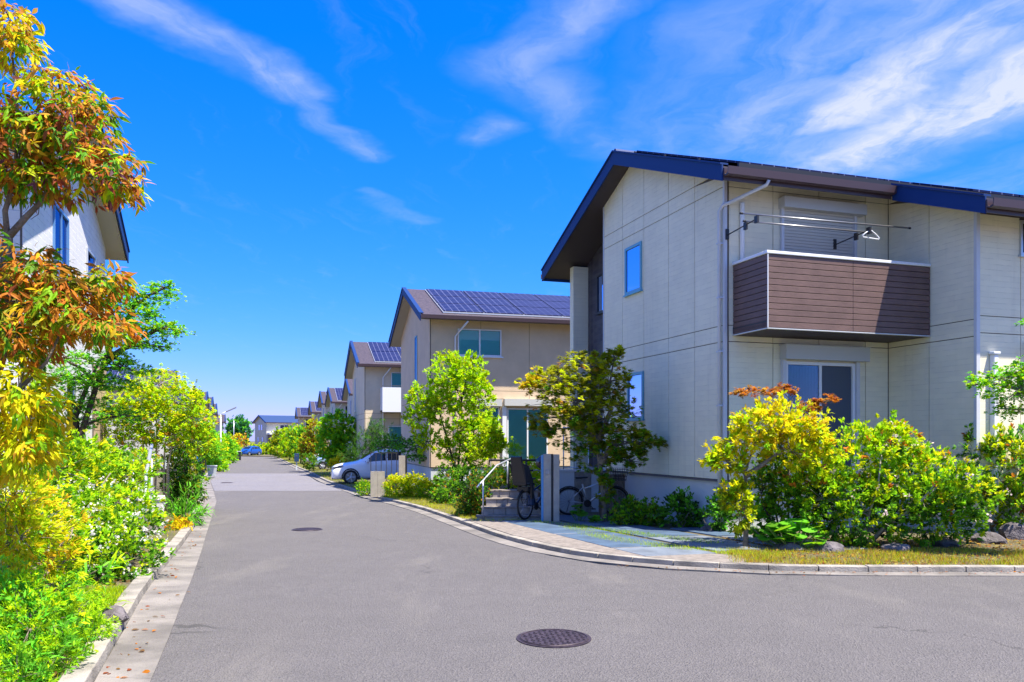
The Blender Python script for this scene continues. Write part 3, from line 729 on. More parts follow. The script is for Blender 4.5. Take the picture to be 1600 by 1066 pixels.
# left row, mirrored
L1 = house('white sided house behind the orange leaved tree on the left', (-7.51, 12.46), -.1, YAW, True, S_=10, T_=7.78, wall=M_whitetile,
      gwin=[(2.0, 3.25, 4.9, 5.9, 2, [M_curtain_w, M_curtain_w], mat('blue_frame2', (.10, .22, .45), .35)), (5.2, 6.2, 5.1, 5.8, 1, [None]), (3.0, 3.9, 1.2, 2.9, 1, [M_curtain])], rows=0)
mb = MB(); rt = thing('x', None, None)
bpy.data.objects.remove(rt)
M_tile = mat('tan_wall_tile', (.48, .34, .22), .7, .2, 6)
cl_ = MB().box((-.02 + .02, 5.95, .84), (.045, 7.70, 3.38)).build('tiled_wall', M_siding_core, L1)
for r_ in range(17):
    for k_ in range(6):
        o_ = .14 if r_ % 2 else 0
        a = 5.97 + k_ * .285 + o_; b = min(a + .275, 7.69)
        if b > a + .05: MB().box((.046, a, .86 + r_ * .148), (.058, b, .86 + r_ * .148 + .138)).build('tile', M_tile, cl_)
leftfar = [('slate roofed house farther up the left side above the yellow green tree', (-26.9, 63.1), -.85, 9), ('left row house with dark solar roof right of the young green tree', (-35.4, 92.8), -.9, 9),
           ('narrow dark roof end second beyond the young tree, left row', (-39.0, 104.3), -.95, 8), ('slim roof edge next to the street lamp, left row', (-45.4, 123.3), -1.0, 8), ('farthest left house with hipped looking slate roof behind the street lamp', (-63.8, 179.3), -1.0, 9)]
for lb, O, z0, s_ in leftfar:
    house(lb, O, z0, YAW, True, S_=s_, wall=M_pale, detail=False, rows=2 if O[1] < 110 else 0, cols=3, s_solar=.6, gwin=[(2.9, 4.3, 4.6, 6.0, 2, [None, None]), (2.9, 4.3, 1.2, 3.0, 2, [None, None])])

# ------------------------------------------------------------------ steps, walls, posts and rails by the second house
def gnd(x, y, up=.1): return gz(y) + up
terr = thing('raised_garden', None, None); del_props(terr); tag(terr, kind='structure')
pts = [(-1.15, 19.0), (.95, 19.55), (1.5, 21.0), (1.9, 30.2), (-1.2, 29.8)]
MB().prism([(x, y, -.6) for x, y in pts], [(x, y, .33) for x, y in pts]).build('soil_bed', M_lot, terr)
M_brick = mat('brick_edge', (.42, .26, .18), .8, .25, 8)
for i in range(13):
    for r_ in range(3):
        x0 = -1.12 + i * .16 + (.08 if r_ % 2 else 0); MB().box((x0, 18.84, .12 + r_ * .085), (x0 + .15, 18.95, .12 + r_ * .085 + .078)).build('brick', M_brick, terr)
st = thing('garden_steps', 'grey tiled garden steps with four treads beside the bicycle', 'steps', (-.76, 17.5, gz(17.5) + .0), R(2))
M_steptile = mat('step_tile', (.30, .27, .25), .7, .2, 5, .004, 80)
for k in range(4):
    for i in range(5):
        w_ = (1.45 - .12 * k) / 5; x0 = .10 * k + i * w_
        MB().box((x0 + .004, .32 * k, -.1), (x0 + w_ - .004, .32 * (k + 1) + .02, .165 * (k + 1) - .03)).build('riser_tile', M_steptile, st)
    MB().box((.10 * k - .01, .32 * k - .02, .165 * (k + 1) - .029), (.10 * k + 1.45 - .12 * k + .01, .32 * (k + 1) + .03, .165 * (k + 1))).build('tread', M_pave, st, False, .006)
hr = thing('handrail', 'short white sloping handrail at the foot of the grey steps', 'handrail', (-.62, 17.45, gz(17.5) + .1), R(2))
MB().tube([(0, 0, 0), (0, 0, .83)], .017, 8).build('post', M_alu, hr, True)
MB().tube([(.55, .9, .72), (.55, .9, 1.25)], .017, 8).build('post', M_alu, hr, True)
MB().tube([(-.13, -.22, .70), (.0, 0, .83), (.30, .5, 1.14), (.62, 1.0, 1.27)], .018, 8).build('rail', M_alu, hr, True)
rl = thing('garden_rail', 'dark bronze railing on the raised garden above the steps', 'railing', (-.50, 19.05, .30), R(3))
for i in range(4): MB().tube([(i * .42, 0, 0), (i * .42, 0, .78)], .02, 8).build('post', M_rail, rl, True)
MB().tube([(-.05, 0, .80), (1.32, 0, .80)], .024, 8).build('rail', M_rail, rl, True)
for i in range(7): MB().tube([(.95 + i*.045, .01, 0), (.95 + i*.045, .01, .22)], .006, 5).build('spindle', M_rail, rl)
rl = thing('garden_rail', 'tall thin railing behind the twin gate posts', 'railing', (1.35, 21.3, .3), R(10))
for i in range(6): MB().tube([(i * .34, 0, 0), (i * .34, 0, 1.62 if i == 0 else 1.15)], .017, 8).build('post', M_alu, rl, True)
MB().tube([(-.0, 0, 1.6), (1.72, 0, 1.5)], .016, 8).build('rail', M_alu, rl, True)
MB().tube([(-.0, 0, .55), (1.72, 0, .55)], .014, 8).build('rail', M_alu, rl, True)
# gate posts
gp = thing('gate_post', 'pair of grey gate pillars with a dark slot between them', 'gate post', (.66, 16.9, gz(16.9) + .08), R(4))
M_gp = mat('gate_concrete', (.36, .32, .27), .75, .12, 4, .004, 80)
MB().box((0, 0, 0), (.155, .16, 1.42)).build('pillar', M_gp, gp, False, .006)
MB().box((.156, .05, 0), (.204, .12, 1.42)).build('slot', M_dark, gp)
MB().box((.205, 0, 0), (.33, .16, 1.41)).build('pillar', M_gp, gp, False, .006)
MB().box((-.045, .03, .0), (-.001, .14, 1.40)).build('side_panel', mat('blue_panel', (.08, .26, .50), .4), gp)
MB().box((.03, -.012, 1.0), (.12, -.001, 1.1)).build('name_plate', M_steel, gp)
# retaining wall behind the bicycles
rw = thing('retaining_wall', 'low grey panelled wall behind the two bicycles', 'wall', (1.12, 19.85, 0), R(8))
for i in range(4): MB().box((i * .42, 0, -.4), (i * .42 + .412, .14, .80)).build('panel', M_conc if i % 2 else M_found, rw)
MB().box((-.02, -.02, .801), (1.70, .16, .85)).build('coping', M_trim, rw)
rw = thing('board_fence', 'weathered brown board fence by the corner of the large house', 'fence', (2.02, 18.9, 0), R(10))
for i in range(8): MB().box((i * .115, 0, -.3), (i * .115 + .105, .025, .78 + rnd.uniform(-.01, .01))).build('board', mat('weathered_board', (.20, .15, .11), .85, .25, 4), rw)
MB().box((0, .026, .55), (.92, .06, .62)).build('cross_rail', M_bark3, rw)
bx = thing('planter_box', 'reddish brown box standing at the foot of the foundation', 'box', (2.62, 17.4, gz(17.4) + .08), R(18))
M_terr = mat('terracotta', (.22, .12, .07), .8, .2, 6)
MB().box((0, 0, 0), (.30, .26, .30)).build('body', M_terr, bx, False, .01); MB().box((-.015, -.015, .301), (.315, .275, .335)).build('rim', M_terr, bx, False, .006)

# ------------------------------------------------------------------ bicycles
def bicycle(label, loc, yaw, frame_m, child_seat=False, basket=False, cover=False):
    b = thing('bicycle', label, 'bicycle', loc, yaw, 'bicycles parked on the driveway')
    r = .32; wb = 1.06
    for x in (0, wb):
        wl_ = MB().ring((x, 0, r), r - .02, .021, (0, 1, 0), 32, 8).build('wheel', M_rubber, b, True)
        MB().ring((x, 0, r), r - .052, .010, (0, 1, 0), 32, 6).build('rim', M_steel, wl_, True)
        s = MB()
        for i in range(18):
            a = i * math.pi / 9; s.tube([(x, .015 * (-1) ** i, r), (x + math.cos(a) * (r - .05), 0, r + math.sin(a) * (r - .05))], .0022, 4)
        s.disc((x, 0, r), .028, (0, 1, 0), .07, 10); s.build('spokes', M_steel, wl_)
        g = MB(); q = []
        for i in range(9): a = R(15 + i * 18); q.append((x + math.cos(a) * (r + .02), 0, r + math.sin(a) * (r + .02)))
        g.tube(q, .016, 6); g.build('mudguard', M_dark, b, True)
    f = MB(); bbk = (.42, 0, .27); st_ = (.30, 0, .72); hd = (.86, 0, .78); hd2 = (.90, 0, .60)
    f.tube([bbk, st_], .018); f.tube([bbk, hd2], .024); f.tube([(.33, 0, .60), hd], .018)
    for y in (-.05, .05): f.tube([(0, y, r), bbk], .010, 6); f.tube([(0, y, r), (.32, 0, .64)], .009, 6)
    f.tube([(.855, 0, .82), (.905, 0, .58)], .022); 
    for y in (-.045, .045): f.tube([(.905, y * .6, .58), (wb, y, r)], .011, 6)
    f.build('frame', frame_m, b, True)
    MB().disc((.42, -.03, .27), .085, (0, 1, 0), .012, 20).build('chainring', M_dark, b)
    for sgn, y in ((1, -.09), (-1, .09)):
        MB().tube([(.42, y * .6, .27), (.42 + .12 * sgn, y, .27 - .10 * sgn)], .010, 6).box((.42 + .12*sgn - .045, min(y, y*1.9), .16 + (.20 if sgn < 0 else 0) - .01), (.42 + .12*sgn + .045, max(y, y*1.9), .16 + (.20 if sgn < 0 else 0) + .012)).build('crank', M_dark, b)
    sp = MB().tube([(.305, 0, .70), (.28, 0, .84)], .013, 6); sp.build('seat_post', M_steel, b, True)
    MB().prism([(.14, -.075, .84), (.20, -.085, .84), (.42, -.02, .85), (.42, .02, .85), (.20, .085, .84), (.14, .075, .84)], [(.13, -.08, .885), (.20, -.09, .88), (.43, -.02, .88), (.43, .02, .88), (.20, .09, .88), (.13, .08, .885)]).build('saddle', M_dark, b, False, .012)
    MB().tube([(.76, -.27, 1.02), (.83, -.18, 1.03), (.85, -.05, .98), (.85, .05, .98), (.83, .18, 1.03), (.76, .27, 1.02)], .012, 8).tube([(.855, 0, .8), (.85, 0, .98)], .014, 8).build('handlebar', M_steel, b, True)
    for y in (-.27, .27): MB().tube([(.67, y * 1.02, 1.02), (.77, y, 1.02)], .018, 8).build('grip', M_dark, b, True)
    if child_seat:
        cs = MB().prism([(-.24, -.15, .74), (.12, -.15, .72), (.12, .15, .72), (-.24, .15, .74)], [(-.26, -.17, .80), (.14, -.17, .78), (.14, .17, .78), (-.26, .17, .80)])
        c0 = cs.build('child_seat', M_dark, b, False, .02)
        k = MB(); q = [(-.22, .14), (-.30, .16), (-.36, .15), (-.38, .11)]
        k.prism([(-.24, -.17, .78), (-.19, -.17, .79), (-.19, .17, .79), (-.24, .17, .78)], [(-.40, -.12, 1.34), (-.35, -.13, 1.36), (-.35, .13, 1.36), (-.40, .12, 1.34)])
        for s_ in (-1, 1):
            ya, yb = (.17, .14) ; k.prism([(-.22, s_*.17, .80), (.08, s_*.17, .80), (.08, s_*.15, .80), (-.22, s_*.15, .80)], [(-.38, s_*.17, 1.22), (-.18, s_*.20, 1.16), (-.18, s_*.18, 1.16), (-.38, s_*.15, 1.22)])
            k.prism([(-.05, s_*.17, .80), (.06, s_*.17, .80), (.06, s_*.13, .80), (-.05, s_*.13, .80)], [(.02, s_*.16, .45), (.12, s_*.16, .45), (.12, s_*.12, .45), (.02, s_*.12, .45)])
        k.build('seat_shell', M_dark, c0, False, .012)
        MB().box((-.235, -.10, .96), (-.215, .10, 1.04)).build('red_strap', mat('red_cloth', (.35, .02, .04), .6), c0)
        MB().box((-.12, -.13, .62), (.14, .13, .70)).tube([(-.12, -.1, .66), (0, -.06, .34)], .008, 5).tube([(-.12, .1, .66), (0, .06, .34)], .008, 5).build('rear_carrier', M_dark, b)
        MB().box((.17, -.055, .30), (.29, .055, .62)).build('battery', mat('dark_blue_paint', (.02, .06, .16), .35), b, False, .015)
    if basket:
        m = MB()
        for i in range(9):
            t = i / 8; x0 = .98 + .34 * t
            m.tube([(x0, -.17, 1.06), (1.0 + .28 * t, -.13, .80), (1.0 + .28 * t, .13, .80), (x0, .17, 1.06)], .005, 5)
        for z in (.82, .90, .98, 1.06):
            g_ = (z - .80) / .26; m.tube([(1.0 - .02 * g_, -.13 - .04*g_, z), (1.28 + .04 * g_, -.13 - .04*g_, z), (1.28 + .04 * g_, .13 + .04*g_, z), (1.0 - .02*g_, .13 + .04*g_, z), (1.0 - .02 * g_, -.13 - .04*g_, z)], .006, 5)
        m.build('basket', M_dark, b)
    if cover:
        m = MB(); rgs = [(.62, .02), (.70, .16), (.86, .21), (1.04, .22), (1.20, .19), (1.30, .10), (1.33, .01)]
        n = 14; k = 0; vs = []; fs = []
        for i, (x_, r_) in enumerate(rgs):
            for j in range(n):
                a = 2 * math.pi * j / n; vs.append((x_, math.cos(a) * r_, 1.20 + math.sin(a) * r_ * .85))
            if i: fs += [((i-1)*n + j, (i-1)*n + (j+1) % n, i*n + (j+1) % n, i*n + j) for j in range(n)]
        m.add(vs, fs).build('front_seat_cover', mat('black_nylon', (.03, .025, .035), .35), b, True)
    MB().tube([(.02, .03, r), (-.04, .16, .0)], .010, 6).build('kickstand', M_steel, b, True)
    return b
b1 = bicycle('dark city bicycle with black child seat parked beside the steps', (.28, 17.25, gz(17.25) + .1), R(58), mat('blue_black_frame', (.02, .05, .12), .3, metal=.4), child_seat=True, cover=True)
b2 = bicycle('silver framed bicycle leaning by the low grey wall', (1.30, 18.55, gz(18.5) + .1), R(6), M_alu, basket=True)
b2.rotation_euler[0] = R(4)

# ------------------------------------------------------------------ cars
def car(label, loc, yaw, L, Wd, Hh, paint, kind='hatch', group='cars parked along the street', zoff=0):
    c = thing('car', label, 'car', loc, yaw, group)
    hw = Wd / 2; zb = .22
    # stations: x, belt z, roof z (None over the bonnet), half width factor, glasshouse half width factor
    P = {'suv': [(0, .62, .64, .80, .5), (.05, .72, .80, .90, .55), (.22, .80, .92, .97, .62), (.70, .90, 1.00, 1.0, .70), (1.15, .98, 1.06, 1.0, .74), (1.30, 1.0, 1.12, 1.0, .78), (1.95, 1.02, 1.55, 1.0, .70), (2.6, 1.03, 1.64, 1.0, .70), (3.4, 1.05, 1.63, 1.0, .70), (3.95, 1.08, 1.52, .98, .68), (4.30, 1.05, 1.15, .94, .68), (4.42, .80, .86, .88, .6)],
         'hatch': [(0, .58, .60, .80, .5), (.06, .70, .76, .90, .55), (.30, .80, .86, .97, .62), (.80, .90, .96, 1.0, .72), (1.0, .93, 1.02, 1.0, .78), (1.65, .96, 1.44, 1.0, .72), (2.3, .97, 1.52, 1.0, .72), (3.0, .98, 1.50, 1.0, .72), (3.5, 1.0, 1.36, .98, .70), (3.78, .98, 1.06, .94, .7), (3.88, .74, .80, .88, .6)]}[kind]
    sx = L / P[-1][0]; sz = Hh / max(p[2] for p in P); n = 14; vs = []; fs = []
    for x, zbelt, zr, fw_, gw in P:
        zbelt *= sz; zr *= sz; X = x * sx; wb_ = hw * fw_; g_ = hw * gw
        half = [(0, zb), (wb_ * .86, zb), (wb_ * .97, zb + .10), (wb_, zb + .30), (wb_ * .985, zbelt - .10), (wb_ * .94, zbelt), (g_ * 1.04, zr - .06), (g_ * .9, zr)]
        ring = [(X, y, z) for y, z in half] + [(X, -y, z) for y, z in half[::-1][:-1]]
        vs += ring
    n = len(half) * 2 - 1
    for i in range(1, len(P)):
        for j in range(n): fs.append(((i-1)*n + j, (i-1)*n + (j+1) % n, i*n + (j+1) % n, i*n + j))
    fs.append(tuple(range(n))[::-1]); fs.append(tuple((len(P)-1)*n + j for j in range(n)))
    o = MB().add(vs, fs).build('body', paint, c, True)
    md = o.modifiers.new('s', 'SUBSURF'); md.levels = 1; md.render_levels = 2
    # glasshouse: a dark shell a few millimetres outside the body between belt and roof
    gl = mat('car_glass', (.012, .02, .025), .04, spec=.9)
    def gp_(x, f, side):           # point on the side between belt (f=0) and roof (f=1)
        for a, b in zip(P, P[1:]):
            if a[0] <= x <= b[0]:
                t = (x - a[0]) / (b[0] - a[0]); q = [a[i] + (b[i] - a[i]) * t for i in range(5)]
        zbel = q[1] * sz; zr = q[2] * sz; y0 = hw * q[3] * .94; y1 = hw * q[4] * 1.04
        return (x * sx, side * (y0 + (y1 - y0) * f + .004), zbel + (zr - .06 - zbel) * f)
    xs = {'suv': [(1.50, 1.62, 2.48), (2.56, 2.56, 3.35), (3.43, 3.43, 3.9)], 'hatch': [(1.22, 1.36, 2.1), (2.18, 2.18, 2.85), (2.93, 2.93, 3.4)]}[kind]
    for side in (-1, 1):
        for a, a2, b in xs:
            w_ = MB().add([gp_(a, .12, side), gp_(b, .12, side), gp_(b - .04, .86, side), gp_(a2 + (.32 if a != a2 else 0), .86, side)], [(0, 1, 2, 3)]); w_.build('side_window', gl, c)
    wi = {'suv': (1.36, 1.92), 'hatch': (1.06, 1.62)}[kind]; ri = {'suv': (4.26, 3.98), 'hatch': (3.72, 3.5)}[kind]
    for nm, (xa, xb) in (('windscreen', wi), ('rear_window', ri)):
        def top(x):
            for a, b in zip(P, P[1:]):
                if a[0] <= x <= b[0]:
                    t = (x - a[0]) / (b[0] - a[0]); return (a[2] + (b[2] - a[2]) * t) * sz, hw * (a[4] + (b[4] - a[4]) * t)
        za, ya = top(xa); z2, y2 = top(xb)
        off = .02
        MB().add([(xa * sx, -ya * .88, za + off), (xa * sx, ya * .88, za + off), (xb * sx, y2 * .84, z2 + off), (xb * sx, -y2 * .84, z2 + off)], [(0, 1, 2, 3)]).build(nm, gl, c)
    rw_ = .33 if kind == 'suv' else .29
    for x in (.86 * sx, (P[-1][0] - .78) * sx):
        for side in (-1, 1):
            y = side * (hw - .085)
            w_ = MB().disc((x, y, rw_), rw_, (0, 1, 0), .20, 28).build('wheel', M_rubber, c)
            s = MB().disc((x, y + side * .085, rw_), rw_ * .70, (0, 1, 0), .05, 24); s.build('rim', M_steel, w_)
            s = MB()
            for k in range(5):
                a = k * 2 * math.pi / 5; s.tube([(x, y + side * .115, rw_), (x + math.cos(a) * rw_ * .64, y + side * .112, rw_ + math.sin(a) * rw_ * .64)], .028, 6)
            s.build('spokes', M_alu, w_)
            q = []; 
            for i in range(13): a = R(-8 + i * 16.3); q.append((x + math.cos(a) * (rw_ + .05), side * (hw - .012), rw_ + .0 + math.sin(a) * (rw_ + .05)))
            MB().tube(q, .035, 6).build('wheel_arch', M_dark, c, True)
    for side in (-1, 1):
        MB().prism([(.02, side * hw * .50, .66 * sz), (.10, side * hw * .88, .68 * sz), (.48, side * hw * .985, .82 * sz), (.30, side * hw * .6, .80 * sz)], [(.0, side * hw * .48, .76 * sz), (.09, side * hw * .90, .80 * sz), (.52, side * hw * .97, .90 * sz), (.28, side * hw * .58, .87 * sz)]).build('headlight', gl, c, False, .01)
        xm = (1.55 if kind == 'suv' else 1.25) * sx
        MB().prism([(xm, side * hw * .95, 1.02 * sz), (xm + .16, side * hw * .95, 1.02 * sz), (xm + .14, side * (hw + .20), 1.02 * sz), (xm + .02, side * (hw + .20), 1.02 * sz)], [(xm + .02, side * hw * .95, 1.16 * sz), (xm + .16, side * hw * .95, 1.16 * sz), (xm + .14, side * (hw + .20), 1.17 * sz), (xm + .04, side * (hw + .20), 1.17 * sz)]).build('wing_mirror', paint, c, False, .02)
        MB().box(((P[-1][0]) * sx - .14, min(side*hw*.62, side*hw*.93), .78 * sz), ((P[-1][0]) * sx - .02, max(side*hw*.62, side*hw*.93), .95 * sz)).build('tail_light', mat('tail_red', (.35, .01, .01), .25), c, False, .02)
    MB().box((-.005, -hw * .42, .42), (.05, hw * .42, .60)).build('grille', M_dark, c, False, .01)
    MB().box((-.018, -.165, .44), (-.006, .165, .52)).build('number_plate', M_white, c)
    MB().box((.02, -hw * .80, .24), (.3, hw * .80, .36)).build('front_skirt', M_dark, c, False, .02)
    if kind == 'suv':
        for side in (-1, 1): MB().tube([(2.0 * sx, side * hw * .64, 1.60 * sz), (2.2 * sx, side * hw * .64, 1.69 * sz), (3.5 * sx, side * hw * .64, 1.69 * sz), (3.7 * sx, side * hw * .64, 1.62 * sz)], .018, 6).build('roof_rail', M_steel, c, True)
    return c
def paintm(name, col, metal=.3): return mat(name, col, .28, metal=metal, coat=.8)
car('silver white sport utility car parked nose out beside the tan house', (-8.35, 37.5, gz(37.6) + .05), R(14), 4.35, 1.80, 1.62, paintm('silver_paint', (.86, .86, .88), .0), 'suv')
car('light blue car nosing out behind a green shrub down the right side', (-15.1, 61.0, gz(61) + .05), R(12), 3.9, 1.68, 1.5, paintm('light_blue_paint', (.30, .42, .58)))
car('blue hatchback facing the camera at the far end of the road', (-41.0, 123.0, gz(123) + .02), R(68), 3.9, 1.7, 1.5, paintm('blue_paint', (.01, .09, .42)))
car('red car almost hidden behind the shrubs on the left', (-9.75, 21.0, gz(21) + .08), R(180 + 18), 3.9, 1.65, 1.45, paintm('red_paint', (.50, .015, .03)))
car('white car nose in the driveway far down the right side', (-19.3, 76.0, gz(76) + .05), R(14), 3.9, 1.7, 1.5, paintm('white_paint', (.65, .66, .68), .1))
# scooter and pot on the left
sc = thing('scooter', 'dark parked scooter with blue cover beside the left hedge', 'scooter', (-18.3, 47.6, gz(47.6) + .1), R(100))
for x in (0, 1.2):
    MB().disc((x, 0, .24), .24, (0, 1, 0), .10, 20).build('wheel', M_rubber, sc)
MB().prism([(-.2, -.16, .30), (.55, -.16, .25), (.55, .16, .25), (-.2, .16, .30)], [(-.3, -.12, .72), (.5, -.14, .68), (.5, .14, .68), (-.3, .12, .72)]).box((.55, -.14, .24), (.95, .14, .32)).prism([(.95, -.2, .25), (1.05, -.2, .25), (1.05, .2, .25), (.95, .2, .25)], [(.85, -.18, 1.0), (.95, -.18, 1.0), (.95, .18, 1.0), (.85, .18, 1.0)]).build('body', M_dark, sc, False, .03)
MB().box((-.3, -.13, .725), (.45, .13, .80)).build('seat', M_rubber, sc, False, .03)
MB().tube([(.82, -.3, 1.08), (.9, 0, 1.04), (.82, .3, 1.08)], .02, 6).build('handlebar', M_steel, sc, True)
MB().box((-.35, -.17, .82), (-.02, .17, 1.12)).build('top_box', mat('bright_blue', (.02, .20, .55), .4), sc, False, .03)
pt = thing('plant_pot', 'pale square tub at the kerb in front of the scooter', 'pot', (-17.05, 46.2, gz(46.2) + .1), R(18))
MB().prism([(-.2, -.2, 0), (.2, -.2, 0), (.2, .2, 0), (-.2, .2, 0)], [(-.26, -.26, .55), (.26, -.26, .55), (.26, .26, .55), (-.26, .26, .55)]).build('tub', M_found, pt, False, .01)
MB().box((-.28, -.28, .551), (.28, .28, .60)).build('rim', M_trim, pt, False, .01)
pt = thing('utility_box', 'dark utility box on the left verge near the blue car', 'box', (-31.2, 92, gz(92) + .1), R(18))
MB().box((-.5, -.3, 0), (.5, .3, .95)).build('cabinet', M_dark, pt, False, .02); MB().box((-.54, -.34, .951), (.54, .34, 1.0)).build('lid', M_found, pt)
mp_ = thing('marker_post', 'dark blue post box on a stand at the right driveway mouth', 'post box', (-15.9, 60.0, gz(60) + .05), R(15))
MB().box((-.05, -.05, 0), (.05, .05, .62)).build('post', M_found, mp_); MB().box((-.17, -.14, .62), (.17, .14, 1.22)).build('box', mat('navy_paint', (.02, .05, .12), .35), mp_, False, .02)
MB().box((-.10, -.150, 1.02), (.10, -.141, 1.06)).build('mail_slot', M_steel, mp_)
# street lamp
sl = thing('street_lamp', 'slim white street lamp with angled head on the left verge', 'street lamp', (-23.3, 65.0, gz(65) + .1), R(10))
MB().tube([(0, 0, 0), (0, 0, 4.25)], [.075, .05], 10).build('pole', M_white, sl, True)
MB().tube([(0, 0, 4.2), (.15, 0, 4.35), (.55, 0, 4.55)], .035, 8).build('arm', M_white, sl, True)
MB().prism([(.4, -.12, 4.42), (1.2, -.12, 4.78), (1.2, .12, 4.78), (.4, .12, 4.42)], [(.4, -.12, 4.52), (1.2, -.12, 4.90), (1.2, .12, 4.90), (.4, .12, 4.52)]).build('lamp_head', mat('lamp_grey', (.25, .27, .30), .4), sl, False, .02)
# left: low white block wall, handrail, stakes
lw = thing('block_wall', 'low wall of white blocks on the left kerb', 'wall', (-6.62, 13.95, gz(14) + .05), R(24))
for r_ in range(3):
    for i in range(2):
        MB().box((i * .30 + .003, 0, r_ * .21 + .003), (i * .30 + .297, .9, r_ * .21 + .207)).build('block', M_conc if (i + r_) % 3 else M_pale, lw, False, .004)
MB().box((-.02, -.02, .634), (.62, .92, .66)).build('coping', M_pale, lw)
hr = thing('handrail', 'bent steel handrail in front of the low white block wall', 'handrail', (-5.95, 13.2, gz(13.2) + .1), R(18))
for x_, y_ in ((0, 0), (-.28, .75), (-.02, 1.05)): MB().tube([(x_, y_, 0), (x_, y_, 1.28 if y_ else 1.02)], .022, 8).build('post', M_alu, hr, True)
MB().tube([(.02, -.15, .95), (0, 0, 1.02), (-.02, 1.05, 1.52)], .03, 8).build('rail', M_alu, hr, True)
tsf = thing('tree_stake', 'bamboo crossbar stakes holding the young pale stemmed tree', 'stake', (-9.2, 20.2, gz(20) + .1), R(12))
for x_ in (0, .62): MB().tube([(x_, 0, 0), (x_, 0, 1.05)], .03, 7).build('stake', M_bark2, tsf, True)
MB().tube([(-.18, 0, .98), (.82, 0, .98)], .028, 7).build('crossbar', M_bark2, tsf, True)
bl = thing('blue_panel', 'small bright blue panel half hidden among the left shrubs', 'panel', at(181, 757, 15.5), R(35))
MB().prism([(-.16, -.1, -.07), (.2, -.1, -.10), (.2, .1, -.10), (-.16, .1, -.07)], [(-.18, -.1, .04), (.17, -.1, -.02), (.17, .1, -.02), (-.18, .1, .04)]).build('panel', mat('sky_blue_plastic', (.02, .25, .62), .35), bl, False, .01)
MB().tube([(0, 0, -.08), (0, 0, -.62)], .02, 6).build('stand', M_steel, bl, True)
fb = thing('fence', 'grey low fence with thin uprights in front of the silver car', 'fence', (-4.68, 26.9, gz(27) + .05), R(12))
for i in range(2): MB().box((i * .235, 0, 0), (i * .235 + .23, .12, .85)).build('panel', M_gp, fb)
for i in range(6): MB().box((i * .17, .04, .851 if i < 3 else 0), (i * .17 + .02, .07, 1.45)).build('upright', M_rail, fb)
MB().box((-.02, .04, 1.451), (.90, .07, 1.475)).build('rail', M_rail, fb)
gp = thing('gate_post', 'grey gate pillar with black edge beside the tan house corner', 'gate post', (-3.98, 28.6, gz(28) + .05), R(12))
MB().box((0, 0, 0), (.22, .2, 1.35)).build('pillar', M_gp, gp); MB().box((.221, .03, 0), (.29, .17, 1.34)).build('slot', M_dark, gp)
# rocks
def rock(loc, r, label, seed, sq=.6, group='rocks along the right verge'):
    q = random.Random(seed); me = bpy.data.meshes.new('rock'); import bmesh
    bm = bmesh.new(); bmesh.ops.create_icosphere(bm, subdivisions=3, radius=1)
    ph = [Vector((q.uniform(-1, 1), q.uniform(-1, 1), q.uniform(-1, 1))).normalized() for _ in range(9)]; dd = [q.uniform(.6, .9) for _ in ph]
    for v in bm.verts:
        for p_, d_ in zip(ph, dd):
            k_ = v.co.dot(p_)
            if k_ > d_: v.co -= p_ * (k_ - d_)
        v.co *= 1 + q.uniform(-.03, .03)
        v.co.x *= r[0]; v.co.y *= r[1]; v.co.z *= r[2] if len(r) > 2 else r[0] * sq
    bm.to_mesh(me); bm.free(); me.materials.append(M_stone)
    o = link('rock', me); o.location = loc; o.rotation_euler = (0, 0, q.uniform(0, 6)); tag(o, label, 'rock', group); return o
for i, (px, py, Y, r_, lb) in enumerate(((1545, 848, 13.0, (.36, .25, .14), 'dark flat rock on the dry grass at the far right'), (1588, 828, 13.6, (.30, .28, .26), 'upright grey rock at the right edge of the picture'),
        (1235, 865, 11.9, (.26, .22, .13), 'dark rock under the broad leaved plant'), (1296, 868, 11.7, (.24, .2, .12), 'brown rock between the broad leaved plant and the flowering shrub'), (1400, 868, 11.8, (.25, .2, .11), 'rock beneath the middle of the flowering shrub'),
        (1480, 858, 12.4, (.24, .2, .12), 'small rock right of the flowering shrub stems'), (1110, 826, 15.0, (.2, .15, .10), 'small rock at the foot of the blue grey foundation'))):
    p_ = at(px, py, Y); rock((p_.x, p_.y, gz(Y) + .10), r_, lb, i + 3)
rock((-3.33, 6.75, .12), (.14, .2, .10), 'dark stone added in place of shade on the left kerb under the ferny shrubs', 40, group='rocks on the left verge')  # first-hand shade on the kerb, given shape as an added dark stone
rock((-2.6, 27.2, gz(27) + .12), (.35, .25, .14), 'purple grey rock in front of the clipped bushes by the tan house', 41, group='rocks on the left verge')

up_ = thing('utility_pole', 'thin pale pole standing in front of the blue green tree', 'pole', (-48.6, 142, -.95), 0)
MB().tube([(0, 0, 0), (0, 0, 5.8)], [.09, .06], 8).build('pole', M_alu, up_, True); MB().box((-.5, -.05, 5.3), (.5, .05, 5.4)).build('crossarm', M_alu, up_)

